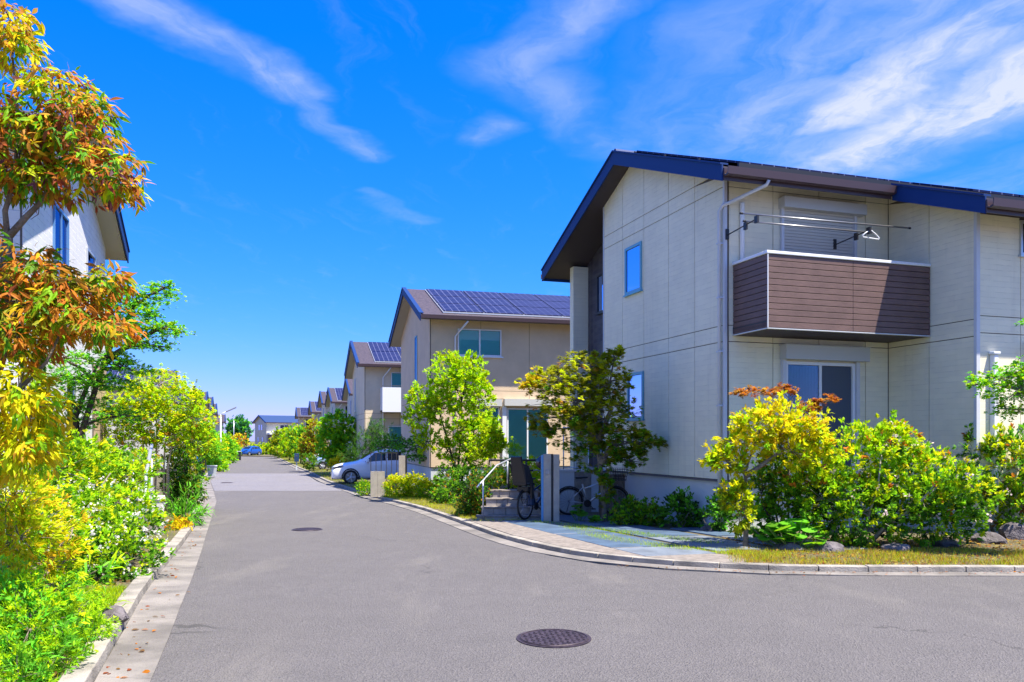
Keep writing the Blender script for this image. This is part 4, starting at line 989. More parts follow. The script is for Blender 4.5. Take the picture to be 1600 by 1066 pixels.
# ------------------------------------------------------------------ foliage
rng = np.random.default_rng(11)
def tmpl(kind):
    if kind == 'small':   # folded rhombus
        v = [(0,0,0),(.30,.45,.06),(0,1,-.04),(-.30,.45,.06)]; f = [(0,1,2),(0,2,3)]
    elif kind == 'oval':
        v = [(0,0,0),(.20,.28,.05),(.24,.62,.04),(0,1,-.06),(-.24,.62,.04),(-.20,.28,.05),(0,.5,0)]; f = [(0,1,6),(1,2,6),(2,3,6),(3,4,6),(4,5,6),(5,0,6)]
    elif kind == 'lance':
        v = [(0,0,0),(.115,.3,.02),(.13,.55,-.03),(0,1,-.22),(-.13,.55,-.03),(-.115,.3,.02),(0,.45,-.03)]; f = [(0,1,6),(1,2,6),(2,3,6),(3,4,6),(4,5,6),(5,0,6)]
    elif kind == 'round':
        v = [(0,0,0)] + [(math.sin(a)*.52, .5 - math.cos(a)*.5, .05*abs(math.sin(a))) for a in [R(30 + 60*i) for i in range(6)]] + [(0,.5,-.03)]
        f = [(1+i, 1+(i+1) % 6, 7) for i in range(6)]
    elif kind == 'palm':  # five lobed
        v = [(0,0,0)]; 
        for i, a in enumerate((-75, -40, 0, 40, 75)):
            l = (.55, .85, 1, .85, .55)[i]; v.append((math.sin(R(a))*l, math.cos(R(a))*l, -.06))
            if i < 4: b = (-58, -20, 20, 58)[i]; v.append((math.sin(R(b))*.38, math.cos(R(b))*.38, .03))
        f = [(0, i, i+1) for i in range(1, 9)]
    elif kind == 'needle':
        v = [(-.05,0,0),(.05,0,0),(0,1,0)]; f = [(0,1,2)]
    elif kind == 'strap':
        v = [(-.05,0,0),(.05,0,0),(.06,.5,.12),(-.06,.5,.12),(0,1,-.12)]; f = [(0,1,2),(0,2,3),(3,2,4)]
    return np.array(v, float), np.array([q[::-1] for q in f], int)
LA_ = dict(small=.30, oval=.40, lance=.20, round=.75, palm=.7, needle=.12, strap=.12)
TM = {k: tmpl(k) for k in ('small', 'oval', 'lance', 'round', 'palm', 'needle', 'strap')}
def norm(a): return a / np.maximum(1e-9, np.linalg.norm(a, axis=1))[:, None]
def leaf_mesh(name, P, D, N, sz, kind, col, parent=None, kindtag='stuff', label=None):
    V, F = TM[kind]; n = len(P); Y = norm(D); X = norm(np.cross(Y, N)); Z = np.cross(X, Y)
    sz = np.broadcast_to(sz, (n,)) if np.ndim(sz) else np.full(n, sz)
    w = P[:, None, :] + sz[:, None, None] * (V[None, :, 0:1] * X[:, None] + V[None, :, 1:2] * Y[:, None] + V[None, :, 2:3] * Z[:, None])
    nv = len(V); co = w.reshape(-1, 3); fi = (F[None] + (np.arange(n) * nv)[:, None, None]).reshape(-1, 3)
    me = bpy.data.meshes.new(name); me.vertices.add(len(co)); me.vertices.foreach_set('co', co.astype(np.float32).ravel())
    me.loops.add(fi.size); me.loops.foreach_set('vertex_index', fi.astype(np.int32).ravel())
    me.polygons.add(len(fi)); me.polygons.foreach_set('loop_start', (np.arange(len(fi)) * 3).astype(np.int32)); me.polygons.foreach_set('loop_total', np.full(len(fi), 3, np.int32))
    me.update(calc_edges=True)
    at_ = me.color_attributes.new('tint', 'FLOAT_COLOR', 'POINT'); c4 = np.ones((n, nv, 4)); c4[:, :, :3] = np.clip(col, 0, 1)[:, None, :]
    at_.data.foreach_set('color', c4.astype(np.float32).ravel()); me.materials.append(M_leaf)
    o = link(name, me, parent)
    if kindtag: o['kind'] = kindtag
    return o
G = dict(lime=(.42, .66, .006), yel=(.80, .70, .008), yg=(.54, .62, .006), grn=(.11, .30, .015), mid=(.24, .48, .01), dk=(.045, .13, .02), olive=(.31, .33, .012), gold=(.70, .47, .015), orange=(.55, .19, .02), rust=(.33, .09, .03),
         fresh=(.17, .55, .03), teal=(.04, .22, .08), brown=(.22, .12, .04), pink=(.75, .62, .60), straw=(.50, .40, .10), amber=(.50, .27, .03), purple=(.20, .07, .10))
def pick(pal, n):
    ks = [G[k] for k, _ in pal]; ws = np.array([w_ for _, w_ in pal], float); ws /= ws.sum()
    return np.array(ks)[rng.choice(len(ks), n, p=ws)]
def ctr(b):
    px, py, rx, ry, Y, ryd = b; c = at(px, py, Y); s = Y / 1270
    return np.array(c), np.array((rx * s, ryd, ry * s))
def blob_tips(b, n, shell=.55, flat=0.0, lump=.25):
    c, r = ctr(b); d = norm(rng.normal(size=(n, 3)))
    rad = shell + (1 - shell) * rng.random(n) ** .6
    # lumps make an uneven outline
    L = norm(rng.normal(size=(16, 3))); lf = np.max(d @ L.T, axis=1); rad = rad * (1 - lump * 1.25 + lump * 2.3 * np.clip((lf - .5) / .5, 0, 1) ** 1.3 + .10 * rng.normal(size=n))
    P = c + d * r * rad[:, None]
    D = norm(d * r * (1, 1, 1)); D[:, 2] += .25; D[:, 2] *= (1 - flat)
    return P, norm(D), rad
def grow(name, label, cat, base, blobs, leaf='small', size=.05, k=7, dens=1.0, pal=(('grn', 1),), top=None, topz=.55, spread=.75, droop=0.0, flat=0.0, stems=None, bark=None, r0=.05, twigs=14, group=None, shell=.45, lump=.42, flowers=None, own_stems=1, stemspread=.12, up=.6, per=None, jit=.2, shoots=.6, jpos=.25):
    """one plant: an Empty at its base > trunk, foliage (and flowers)"""
    bx_, by_, bz_ = base; T = thing(name, label, cat, base, 0, group); B0 = np.array(base)
    bark = bark or M_bark; tb = MB(); allP = []; allD = []; allC = []
    zs = [ctr(b)[0][2] for b in blobs]; zlo = min(ctr(b)[0][2] - ctr(b)[1][2] for b in blobs); zhi = max(ctr(b)[0][2] + ctr(b)[1][2] for b in blobs)
    # trunk paths
    if stems is None:
        cen = np.mean([ctr(b)[0] for b in blobs], axis=0); stems = []
        for i in range(own_stems):
            a = rnd.uniform(0, 6.28); q = Vector((math.cos(a), math.sin(a), 0)) * stemspread * (own_stems > 1)
            tip = Vector(cen) + q * 3; tip.z = zlo + (zhi - zlo) * (.8 if own_stems == 1 else .5)
            b_ = Vector(base) + q * .4
            stems.append([b_ - Vector((0, 0, .08)), b_.lerp(tip, .33) + Vector((rnd.uniform(-1, 1), rnd.uniform(-1, 1), 0)) * .05, b_.lerp(tip, .66) + Vector((rnd.uniform(-1, 1), rnd.uniform(-1, 1), 0)) * .07, tip])
    else: stems = [[Vector(p) for p in s_] for s_ in stems]
    for s_ in stems:
        m_ = len(s_); tb.tube([p - Vector(base) for p in s_], [r0 * (1 - .8 * i / (m_ - 1)) for i in range(m_)], 8)
    dense = [(Vector(a).lerp(Vector(b), t)) for s_ in stems for a, b in zip(s_, s_[1:]) for t in (0, .25, .5, .75)]
    for b in blobs:
        c, r = ctr(b); vol = (r[0] * r[1] + r[1] * r[2] + r[0] * r[2]) / 3 * 12.57
        n = int(1.55 * dens * vol / (k * size * size * LA_[leaf])) + 6
        P, D, rad = blob_tips(b, n, shell, flat, lump)
        ok = P[:, 2] > gz(b[4]) + .04; P, D = P[ok], D[ok]
        allP.append(P); allD.append(D)
        cv = Vector(c); lo = [p for p in dense if p.z < cv.z - .02] or dense
        s0 = min(lo, key=lambda p: (p - cv).length + .5 * max(0, p.z - cv.z)); 
        mid = s0.lerp(cv, .5) + Vector((0, 0, .06 * (cv - s0).length))
        rl_ = max(.006, r0 * .42)
        tb.tube([s0 - Vector(base), mid - Vector(base), cv - Vector(base)], [rl_, rl_ * .75, rl_ * .45], 6, False)
        for i in range(min(twigs, len(P))):
            q = Vector(P[rng.integers(len(P))]); md = cv.lerp(q, .5) + Vector((rnd.uniform(-1, 1), rnd.uniform(-1, 1), rnd.uniform(0, 1))) * .05 * float(r.mean())
            tb.tube([cv - Vector(base), md - Vector(base), q - Vector(base)], [rl_ * .42, rl_ * .3, rl_ * .12], 4, False)
    for b in blobs:                                              # shoots that break the outline
        c, r = ctr(b); ns = int(10 + 90 * shoots * r[0] * r[2] / (size * 12)) ; ns = min(ns, 90)
        d = norm(rng.normal(size=(ns, 3)) + (0, 0, .5)); st_p = c + d * r * .95
        for q_, dd_ in zip(st_p, d):
            ln = size * rng.uniform(2, 5.5) * shoots; m_ = rng.integers(2, 6); e_ = norm((dd_ + (0, 0, .5 - flat) + .4 * rng.normal(size=3))[None])[0]
            tt = np.linspace(0, 1, m_)[:, None]; allP.append(q_ + e_ * tt * ln); allD.append(np.repeat(e_[None], m_, 0))
            if ln > .05: tb.tube([Vector(q_ - B0 - e_ * size), Vector(q_ - B0 + e_ * ln)], [size * .06, size * .02], 3, False)
    P = np.concatenate(allP); D = np.concatenate(allD); n = len(P)
    cl = pick(pal, n)
    if top:
        zf = (P[:, 2] - zlo) / max(.01, zhi - zlo) + .18 * rng.normal(size=n); m_ = zf > topz; cl[m_] = pick(top, int(m_.sum()))
    cl = cl * (1 + jit * rng.normal(size=(n, 1)))
    PP = np.repeat(P, k, 0); DD = np.repeat(D, k, 0); CC = np.repeat(cl, k, 0); M_ = len(PP)
    rd = rng.normal(size=(M_, 3)); PP = PP + rd * size * jpos
    L = norm(DD + spread * norm(rng.normal(size=(M_, 3)))); L[:, 2] -= droop; L[:, 2] *= (1 - flat); L = norm(L)
    N = norm(rng.normal(size=(M_, 3)) * (1 - up) + np.array((0, 0, 1.0)) * up + .25 * np.array(SUN) )
    sz = size * (.65 + .6 * rng.random(M_)); CC = CC * (.82 + .36 * rng.random((M_, 1))) * (1 + .05 * rng.normal(size=(M_, 3)))
    leaf_mesh('foliage', PP - B0, L, N, sz, leaf, CC, T)
    if flowers:
        fn, fs, fc = flowers; idx = rng.choice(len(P), min(fn, len(P)), replace=False); F0 = P[idx] + D[idx] * size * 1.4
        kk = 9; FP = np.repeat(F0, kk, 0) + rng.normal(size=(len(F0) * kk, 3)) * fs * .8; FD = norm(np.repeat(D[idx], kk, 0) + .9 * rng.normal(size=(len(FP), 3))); 
        leaf_mesh('flowers', FP - B0, FD, norm(rng.normal(size=(len(FP), 3)) + (0, 0, 1)), fs * (.7 + .6 * rng.random(len(FP))), 'round', np.array(fc) * (.85 + .3 * rng.random((len(FP), 1))), T)
    tb.build('trunk', bark, T, True)
    return T
def gb(px, py, Y, up=.07):
    p = at(px, py, Y); return (p.x, p.y, gz(Y) + up)

# --- right side
Y = 12.2
grow('tree', 'yellow leaved small tree in front of the corner downpipe', 'tree', gb(1165, 865, Y), [(1230, 664, 46, 26, Y, .5), (1188, 672, 32, 28, Y, .35), (1272, 690, 24, 24, Y, .35), (1238, 704, 42, 24, Y, .4), (1150, 690, 20, 13, Y, .18), (1124, 713, 13, 7, Y - .1, .1), (1118, 728, 6, 4, Y - .1, .06), (1152, 728, 12, 11, Y, .12), (1158, 795, 18, 30, Y - .1, .2), (1140, 782, 10, 8, Y - .1, .1)],
     'oval', .072, 9, 1.05, (('yg', 4), ('olive', 2), ('mid', 2), ('yel', 1)), (('yel', 4), ('gold', 1), ('yg', 3), ('lime', 1)), .50, stems=[[gb(1165, 868, Y, .02), at(1166, 800, Y), at(1164, 740, Y), at(1180, 690, Y)], [at(1164, 745, Y), at(1200, 720, Y), at(1240, 690, Y)], [at(1165, 735, Y), at(1148, 725, Y), at(1122, 716, Y)]], r0=.045, bark=M_bark, spread=.85, lump=.5)
grow('shrub', 'shaded deep green shrub under the yellow crown', 'shrub', gb(1225, 850, 12.9), [(1225, 745, 40, 34, 12.9, .45), (1250, 785, 44, 34, 12.8, .45), (1195, 760, 16, 22, 12.9, .25)],
     'oval', .07, 8, .95, (('grn', 4), ('dk', 2), ('mid', 2), ('olive', 1)), (('yg', 1), ('grn', 2), ('olive', 2), ('orange', .3)), .7, own_stems=4, r0=.025, bark=M_bark3, lump=.5)
grow('maple', 'red and orange leaved sprigs sticking up behind the yellow tree', 'tree', gb(1230, 850, 12.9), [(1185, 614, 36, 5, 12.9, .2), (1222, 610, 20, 4, 12.9, .12), (1286, 628, 18, 8, 12.9, .12), (1264, 636, 16, 5, 12.9, .12)],
     'palm', .055, 5, 1.0, (('orange', 3), ('rust', 2), ('amber', 2)), flat=.6, r0=.02, twigs=8, shoots=.2)
Y = 12.6
grow('flowering_shrub', 'big round green shrub dotted with pinkish white flowers on the right', 'shrub', gb(1340, 862, Y), [(1350, 738, 78, 56, Y, .65), (1285, 780, 48, 44, Y - .2, .5), (1442, 768, 72, 52, Y, .6), (1345, 800, 75, 40, Y - .3, .5), (1455, 805, 60, 42, Y - .2, .5), (1380, 690, 40, 26, Y, .35), (1505, 775, 32, 40, Y + .3, .4)],
     'oval', .070, 9, 1.15, (('mid', 3), ('grn', 4), ('yg', 1), ('dk', 1.5)), (('yg', 3), ('lime', 4), ('yel', .8), ('mid', 3), ('orange', .4)), .5, own_stems=5, stemspread=.22, r0=.035, bark=M_bark2, flowers=(85, .036, (.84, .66, .66)), up=.5, spread=.85, lump=.5)
Y = 14.3
grow('shrub', 'loose green shrub with brownish tips at the right edge behind the rocks', 'shrub', gb(1570, 840, Y), [(1560, 745, 42, 52, Y, .5), (1600, 740, 45, 60, Y, .5), (1548, 695, 20, 14, Y, .25), (1590, 790, 50, 35, Y - .3, .4), (1520, 700, 9, 16, Y, .12), (1640, 750, 45, 60, Y, .5)],
     'oval', 0.08, 7, 0.8, (('mid', 3), ('grn', 3), ('yg', 2), ('olive', 1), ('brown', .7)), (('grn', 3), ('yg', 2), ('orange', .3)), .6, own_stems=4, stemspread=.25, r0=.03)
Y = 11.2
grow('tree', 'bright green layered tree branch reaching in from the right edge', 'tree', gb(1690, 870, Y), [(1560, 592, 36, 11, Y, .3), (1585, 615, 38, 12, Y, .3), (1600, 580, 30, 10, Y, .3), (1590, 640, 32, 9, Y, .25), (1640, 600, 45, 30, Y, .45), (1690, 580, 55, 40, Y, .5), (1530, 600, 14, 4, Y, .12), (1680, 500, 50, 30, Y, .5)],
     'small', .042, 8, 0.6, (('lime', 3), ('fresh', 3), ('mid', 1)), flat=.65, stems=[[gb(1690, 875, Y, 0), at(1685, 740, Y), at(1690, 600, Y), at(1685, 520, Y)], [at(1685, 650, Y), at(1630, 620, Y), at(1560, 600, Y)]], r0=.06)
grow('hydrangea', 'low dark green leafy plant beside the foundation middle', 'plant', gb(1062, 822, 15.9), [(1062, 800, 26, 20, 15.9, .25), (1062, 785, 10, 10, 15.9, .12), (1085, 812, 14, 10, 15.8, .15)], 'oval', .085, 6, 1.3, (('grn', 3), ('fresh', 2), ('dk', 2)), r0=.012, own_stems=4, stemspread=.1)
grow('hydrangea', 'green leafy plant at the foundation by the downpipe', 'plant', gb(1120, 828, 14.9), [(1122, 808, 16, 20, 14.9, .2), (1132, 795, 9, 10, 14.9, .12)], 'oval', .085, 6, 1.3, (('grn', 3), ('fresh', 3), ('dk', 1)), r0=.012, own_stems=3)
grow('shrub', 'low mixed green plants left along the foundation', 'plant', gb(995, 818, 16.5), [(985, 797, 26, 14, 16.6, .25), (1012, 805, 22, 14, 16.3, .25), (975, 812, 22, 8, 16.2, .2)], 'small', .06, 7, 1.4, (('grn', 3), ('dk', 2), ('mid', 3), ('olive', 1)), r0=.012, own_stems=3)
grow('shrub', 'green bushy undergrowth between yellow tree and broad leaved plant', 'shrub', gb(1195, 850, 12.9), [(1195, 812, 20, 22, 13.2, .25)], 'round', .08, 6, 1.0, (('grn', 3), ('fresh', 3), ('mid', 2)), r0=.014, own_stems=3)
def broad(name, label, cat, base, n, size, spreadr, cols, hgt, group=None):
    T = thing(name, label, cat, base, 0, group); me_ = {}
    V, F = TM['round']; tb = MB()
    big = []
    for a_ in range(18): big.append((math.sin(a_ * R(20)) * .5 * (1 + .06 * (a_ % 2)), .45 - math.cos(a_ * R(20)) * .5, .06 * math.cos(a_ * R(40)) * .5))
    vs = big + [(0, .12, -.04)]; fs = [(i, (i + 1) % 18, 18) for i in range(18)]
    ms = []
    for c_ in cols:
        me = bpy.data.meshes.new('leaf'); me.from_pydata(vs, [], fs); me.update(); at_ = me.color_attributes.new('tint', 'FLOAT_COLOR', 'POINT')
        at_.data.foreach_set('color', np.tile((*G[c_], 1), len(vs)).astype(np.float32)); me.materials.append(M_leaf); ms.append(me)
    for i in range(n):
        a = rnd.uniform(0, 6.28); r = spreadr * math.sqrt(rnd.random()); h = hgt * (.35 + .65 * rnd.random()) * (1 - .35 * (r / spreadr) ** 2)
        o = link('leaf', ms[i % len(ms)], T); o.location = (math.cos(a) * r, math.sin(a) * r * .8, h); o.rotation_euler = (rnd.uniform(-.5, .3), rnd.uniform(-.35, .35), a + 1.57 + rnd.uniform(-.5, .5)); s_ = size * rnd.uniform(.6, 1.15); o.scale = (s_, s_, s_)
        tb.tube([(math.cos(a) * r * .3, math.sin(a) * r * .3, 0), (math.cos(a) * r, math.sin(a) * r * .8, h)], .006, 4)
    tb.build('stalks', M_leafstalk, T)
M_leafstalk = mat('leaf_stalk', (.14, .24, .04), .6)
broad('butterbur', 'broad round leaved green plant at the foot of the flowering shrub', 'plant', gb(1240, 850, 12.0), 60, .24, .55, ('fresh', 'grn', 'fresh', 'mid'), .48)
broad('butterbur', 'small broad leaved plant in front of the silver bicycle', 'plant', gb(905, 818, 17.2), 12, .24, .22, ('fresh', 'grn'), .42)
broad('butterbur', 'low bright green plant at the maple trunk foot', 'plant', gb(930, 822, 16.8), 9, .2, .18, ('fresh', 'grn'), .2)
# maple in front of the fin wall
Y = 17.0
grow('maple', 'olive green maple tree in front of the large house end', 'tree', gb(945, 823, Y), [(915, 575, 42, 20, Y, .55), (870, 598, 42, 18, Y, .5), (950, 598, 34, 22, Y, .5), (905, 625, 60, 24, Y, .7), (875, 652, 42, 18, Y, .5), (945, 655, 48, 30, Y, .7), (905, 680, 40, 22, Y, .5), (975, 690, 42, 20, Y, .5), (1008, 692, 22, 14, Y, .3), (935, 715, 38, 22, Y, .4), (960, 560, 12, 8, Y, .3), (845, 672, 12, 9, Y, .2), (945, 770, 11, 22, Y - .1, .15), (985, 720, 18, 12, Y, .3)],
     'palm', 0.085, 8, 1.25, (('olive', 5), ('grn', 2), ('mid', 2)), (('olive', 5), ('amber', .25), ('yg', 1.2)), .55, flat=.4, lump=.4, up=.75,
     stems=[[gb(945, 826, Y, 0), at(944, 780, Y), at(938, 730, Y), at(930, 680, Y), at(920, 610, Y)], [at(938, 725, Y), at(960, 690, Y), at(985, 680, Y)], [at(934, 690, Y), at(905, 640, Y), at(880, 610, Y)], [at(934, 690, Y), at(955, 640, Y), at(950, 600, Y)]], r0=.07, bark=M_bark, shoots=.3)
grow('maple_sprig', 'golden yellow sprig at the left tip of the olive maple', 'branch', tuple(at(848, 604, 16.8)), [(838, 594, 10, 6, 16.8, .15), (826, 603, 9, 6, 16.8, .12)], 'palm', .06, 6, 2.0, (('gold', 3), ('yel', 3)), r0=.012, flat=.3)
# bright tree in front of the tan house
Y = 25.0
grow('tree', 'bright lime green tree in front of the tan house', 'tree', gb(714, 772, Y), [(702, 585, 26, 24, Y, .6), (732, 580, 26, 20, Y, .6), (720, 612, 38, 26, Y, .7), (662, 628, 20, 22, Y, .5), (690, 640, 24, 18, Y, .5), (750, 628, 20, 24, Y, .5), (655, 655, 17, 16, Y, .4), (735, 668, 38, 24, Y, .7), (752, 688, 30, 20, Y, .5), (700, 705, 14, 12, Y, .3), (668, 690, 14, 14, Y, .3), (742, 720, 24, 14, Y, .4)],
     'small', .10, 9, .70, (('lime', 5), ('yg', 2.5), ('mid', .6)), (('lime', 5), ('yg', 1.5)), .45, lump=.55,
     stems=[[gb(716, 780, Y, 0), at(716, 730, Y), at(720, 680, Y), at(722, 610, Y)], [gb(712, 780, Y, 0), at(710, 730, Y), at(700, 690, Y), at(685, 640, Y), at(668, 625, Y)], [gb(718, 780, Y, 0), at(724, 730, Y), at(738, 690, Y), at(745, 640, Y)]], r0=.05, bark=M_bark3, shoots=.5)
grow('small_tree', 'thin stemmed small tree right beside the bright lime tree', 'tree', gb(760, 790, 22), [(768, 690, 16, 14, 22, .3), (752, 704, 18, 12, 22, .3), (778, 695, 10, 9, 22, .2), (765, 668, 9, 7, 22, .2)], 'small', .07, 8, 1.2, (('lime', 3), ('yg', 3)), r0=.018, bark=M_bark3)
grow('shrub', 'dark green fine leaved shrub at the left end of the steps', 'shrub', gb(745, 812, 18.6), [(746, 775, 18, 32, 18.6, .35), (735, 790, 22, 18, 18.8, .3), (768, 745, 12, 10, 18.9, .2)], 'small', .045, 7, 1.3, (('dk', 2), ('grn', 3), ('amber', 1), ('olive', 1)), r0=.02, own_stems=3)
grow('shrub', 'yellow green garden shrubs on the terrace behind the railing', 'shrub', (-.1, 20.6, .33), [(775, 745, 16, 12, 20.5, .3), (800, 748, 18, 10, 20.5, .3), (830, 735, 16, 14, 21, .3), (845, 748, 14, 10, 20.6, .3)], 'small', .05, 7, 1.3, (('lime', 3), ('yg', 3), ('yel', 1)), r0=.015, own_stems=3)
grow('topiary', 'small cloud pruned bonsai like pine on the terrace', 'tree', (.05, 21.4, .33), [(803, 702, 13, 8, 21.4, .2), (800, 722, 16, 5, 21.4, .2), (806, 735, 10, 5, 21.4, .15)], 'needle', .06, 14, 1.6, (('lime', 3), ('fresh', 2)), r0=.02, lump=.1)
grow('shrub', 'clipped round yellow green bush left of the lime tree', 'shrub', gb(655, 785, 26.4), [(622, 764, 20, 20, 26.6, .5), (648, 764, 20, 20, 26.6, .5), (672, 768, 20, 18, 26.2, .5), (692, 768, 14, 16, 26, .3)], 'small', .05, 8, 1.3, (('yg', 3), ('mid', 3), ('lime', 2)), (('yg', 3), ('yel', 1.5)), .6, r0=.02, own_stems=4, lump=.2)
grow('shrub', 'dark green groundcover shrubs at the base of the lime tree', 'shrub', gb(712, 798, 23.3), [(708, 778, 30, 22, 23.5, .5), (690, 790, 16, 12, 23.2, .3), (726, 755, 22, 22, 24, .4), (700, 745, 20, 14, 24.6, .3)], 'oval', .07, 7, 1.2, (('dk', 1), ('grn', 4), ('mid', 2), ('amber', .5)), r0=.02, own_stems=4)
grow('shrub', 'small bush next to the front wheel of the silver car', 'shrub', gb(572, 777, 28.5), [(572, 764, 13, 10, 28.6, .4)], 'small', .05, 8, 1.3, (('grn', 3), ('mid', 3), ('yg', 1)), r0=.02)
grow('small_tree', 'layered green tree reaching over the silver car', 'tree', gb(688, 770, 31), [(640, 700, 26, 8, 31.5, .6), (665, 690, 24, 9, 31, .5), (612, 690, 20, 8, 32, .5), (655, 715, 20, 5, 31, .4), (600, 700, 16, 7, 32.5, .4), (688, 700, 12, 10, 31, .4)], 'small', .06, 8, 0.7, (('grn', 3), ('fresh', 3), ('dk', 1)), flat=.5, r0=.04, bark=M_bark3)
grow('pine', 'dark green pine behind the bonnet of the silver car', 'tree', gb(575, 745, 42), [(572, 700, 20, 26, 42, .8), (595, 690, 18, 24, 42, .8), (560, 718, 22, 18, 42, .8), (583, 672, 8, 18, 42, .4)], 'needle', .16, 12, 0.5, (('dk', 4), ('grn', 2)), r0=.05, bark=M_bark3)
grow('tree', 'dense bright green bush beside the cream house', 'tree', gb(528, 738, 50), [(528, 668, 24, 18, 50, 1.0), (515, 695, 18, 24, 50, .9), (540, 695, 16, 24, 50, .9), (530, 715, 20, 16, 50, .9)], 'small', .15, 8, 1.3, (('fresh', 4), ('mid', 2), ('lime', 3)), r0=.07, shell=.75, lump=.25)
grow('shrub', 'golden shrub below the dense bright green bush', 'shrub', gb(533, 738, 48), [(530, 728, 11, 12, 47.5, .5)], 'small', .10, 8, 1.3, (('yel', 3), ('gold', 1), ('yg', 2)), r0=.03)
grow('tree', 'brownish yellow autumn tree down the right side', 'tree', gb(490, 738, 57), [(490, 670, 8, 12, 57, .6), (488, 692, 14, 14, 57, .8), (498, 700, 9, 12, 57, .6), (478, 700, 8, 10, 57, .5)], 'small', .13, 8, 1.3, (('olive', 3), ('amber', 2), ('yg', 2)), r0=.06, bark=M_bark2)
grow('shrub', 'green shrub hiding the light blue car', 'shrub', gb(483, 735, 56), [(484, 722, 9, 9, 56, .5)], 'small', .1, 8, 1.3, (('grn', 3), ('olive', 1)), r0=.03)
grow('tree', 'green round tree beyond the brownish tree on the right', 'tree', gb(470, 722, 78), [(466, 680, 13, 11, 78, 1.0), (474, 690, 12, 12, 78, 1.0), (466, 700, 11, 12, 77, 1.0)], 'small', .18, 8, 1.4, (('grn', 2), ('fresh', 2), ('yg', 2)), r0=.08, shell=.75)
grow('tree', 'yellow green tree in front of the blue roofed house', 'tree', gb(452, 716, 92), [(450, 682, 8, 9, 92, 1.0), (456, 695, 9, 10, 92, 1.0), (448, 702, 8, 9, 91, 1.0), (459, 706, 8, 7, 90, .8)], 'small', .2, 8, 1.4, (('lime', 2), ('mid', 2), ('yg', 2)), r0=.08, shell=.75)
grow('tree', 'slender green tree at the right end of the road', 'tree', gb(436, 714, 108), [(434, 684, 5, 9, 108, 1.0), (433, 698, 8, 11, 108, 1.0), (440, 706, 9, 7, 106, 1.0)], 'small', .22, 8, 1.4, (('grn', 3), ('yg', 2), ('olive', 1)), r0=.08, shell=.75)
grow('hedge', 'row of yellow green hedge bushes closing the road end', 'hedge', (-49, 135, -.9), [(402, 704, 8, 7, 130, 1.2), (394, 703, 6, 6, 131, 1.0), (413, 703, 8, 7, 133, 1.2), (424, 703, 8, 8, 133, 1.2)], 'small', .2, 8, 1.5, (('lime', 2), ('yg', 3), ('grn', 2)), r0=.05, shell=.75)
grow('tree', 'blue green tall tree beyond the blue car', 'tree', gb(372, 712, 158), [(372, 665, 10, 9, 158, 2), (365, 672, 9, 8, 158, 2), (380, 672, 9, 9, 158, 2), (374, 684, 12, 8, 158, 2)], 'small', .35, 8, 1.3, (('teal', 4), ('fresh', 2)), r0=.2, shell=.6)
grow('shrub', 'orange and green bushes left of the blue car', 'shrub', gb(368, 712, 132), [(365, 697, 8, 8, 132, 1.4), (376, 690, 8, 8, 136, 1.4), (358, 700, 8, 9, 128, 1.4)], 'small', .24, 8, 1.4, (('orange', 2), ('grn', 2), ('yel', 2)), r0=.08, shell=.7)
# --- left side
for i, (px, py, rx, ry, Yv, lb) in enumerate(((350, 704, 13, 22, 82, 'tall green hedge shrub right behind the street lamp'), (338, 708, 14, 24, 66, 'green shrub around the foot of the street lamp'), (325, 700, 14, 24, 56, 'rounded green shrub above the scooter'), (362, 706, 8, 14, 98, 'farthest green shrub of the left verge'), (318, 690, 16, 24, 44, 'green shrub right of the dark hedge tree'))):
    grow('shrub', lb, 'shrub', gb(px - 4, 735, Yv + 1), [(px, py, rx, ry * .8, Yv + 1, 1.1), (px - 5, py - ry * .55, rx * .8, ry * .5, Yv + 1.5, 1.0), (px + 3, py + ry * .5, rx * .9, ry * .5, Yv + 1, 1.0)], 'small', .08 + .0012 * Yv, 8, 1.35, (('fresh', 3), ('mid', 3), ('lime', 1 + i % 2)), (('lime', 2), ('fresh', 2), ('yel', i % 3)), .6, r0=.06, shell=.7)
grow('shrub', 'small fresh green bush at the kerb by the lamp foot', 'shrub', gb(345, 738, 58), [(345, 728, 8, 9, 58, .6)], 'small', .12, 8, 1.4, (('lime', 3), ('fresh', 2)), r0=.03)
Y = 21.5
grow('hedge_tree', 'dark glossy hedge tree standing on the left kerb', 'tree', gb(288, 795, Y), [(290, 690, 22, 34, Y, .7), (288, 740, 22, 36, Y - .3, .7), (300, 770, 12, 28, Y - .5, .5), (276, 770, 18, 26, Y - .3, .5)], 'oval', .085, 7, 1.2, (('dk', 2), ('grn', 4), ('olive', 1.5)), (('olive', 2), ('grn', 2), ('amber', 1), ('yg', 1)), .72, r0=.06, bark=M_bark, shell=.6)
Y = 19.6
grow('tree', 'young yellow green tree with several pale thin stems', 'tree', gb(240, 795, Y), [(250, 600, 42, 16, Y, .7), (215, 630, 40, 22, Y, .8), (275, 630, 40, 20, Y, .8), (300, 655, 28, 18, Y, .6), (235, 655, 48, 22, Y, .8), (190, 665, 30, 24, Y, .7), (270, 680, 40, 16, Y, .7), (225, 690, 34, 14, Y, .6), (305, 625, 14, 9, Y, .4), (308, 690, 16, 16, Y, .4)],
     'small', 0.066, 8, 0.6, (('lime', 4), ('yg', 3), ('mid', 1), ('amber', .8)), (('lime', 4), ('yg', 3), ('yel', 1)), .5, flat=.3, lump=.45,
     stems=[[gb(232, 797, Y, 0), at(230, 740, Y), at(222, 680, Y), at(215, 640, Y)], [gb(240, 797, Y, 0), at(244, 730, Y), at(245, 670, Y), at(242, 620, Y)], [gb(256, 797, Y, 0), at(256, 730, Y), at(258, 690, Y), at(275, 640, Y)], [gb(260, 797, Y, 0), at(262, 730, Y), at(268, 700, Y), at(296, 660, Y)]], r0=.036, bark=M_bark2)
Y = 13.6
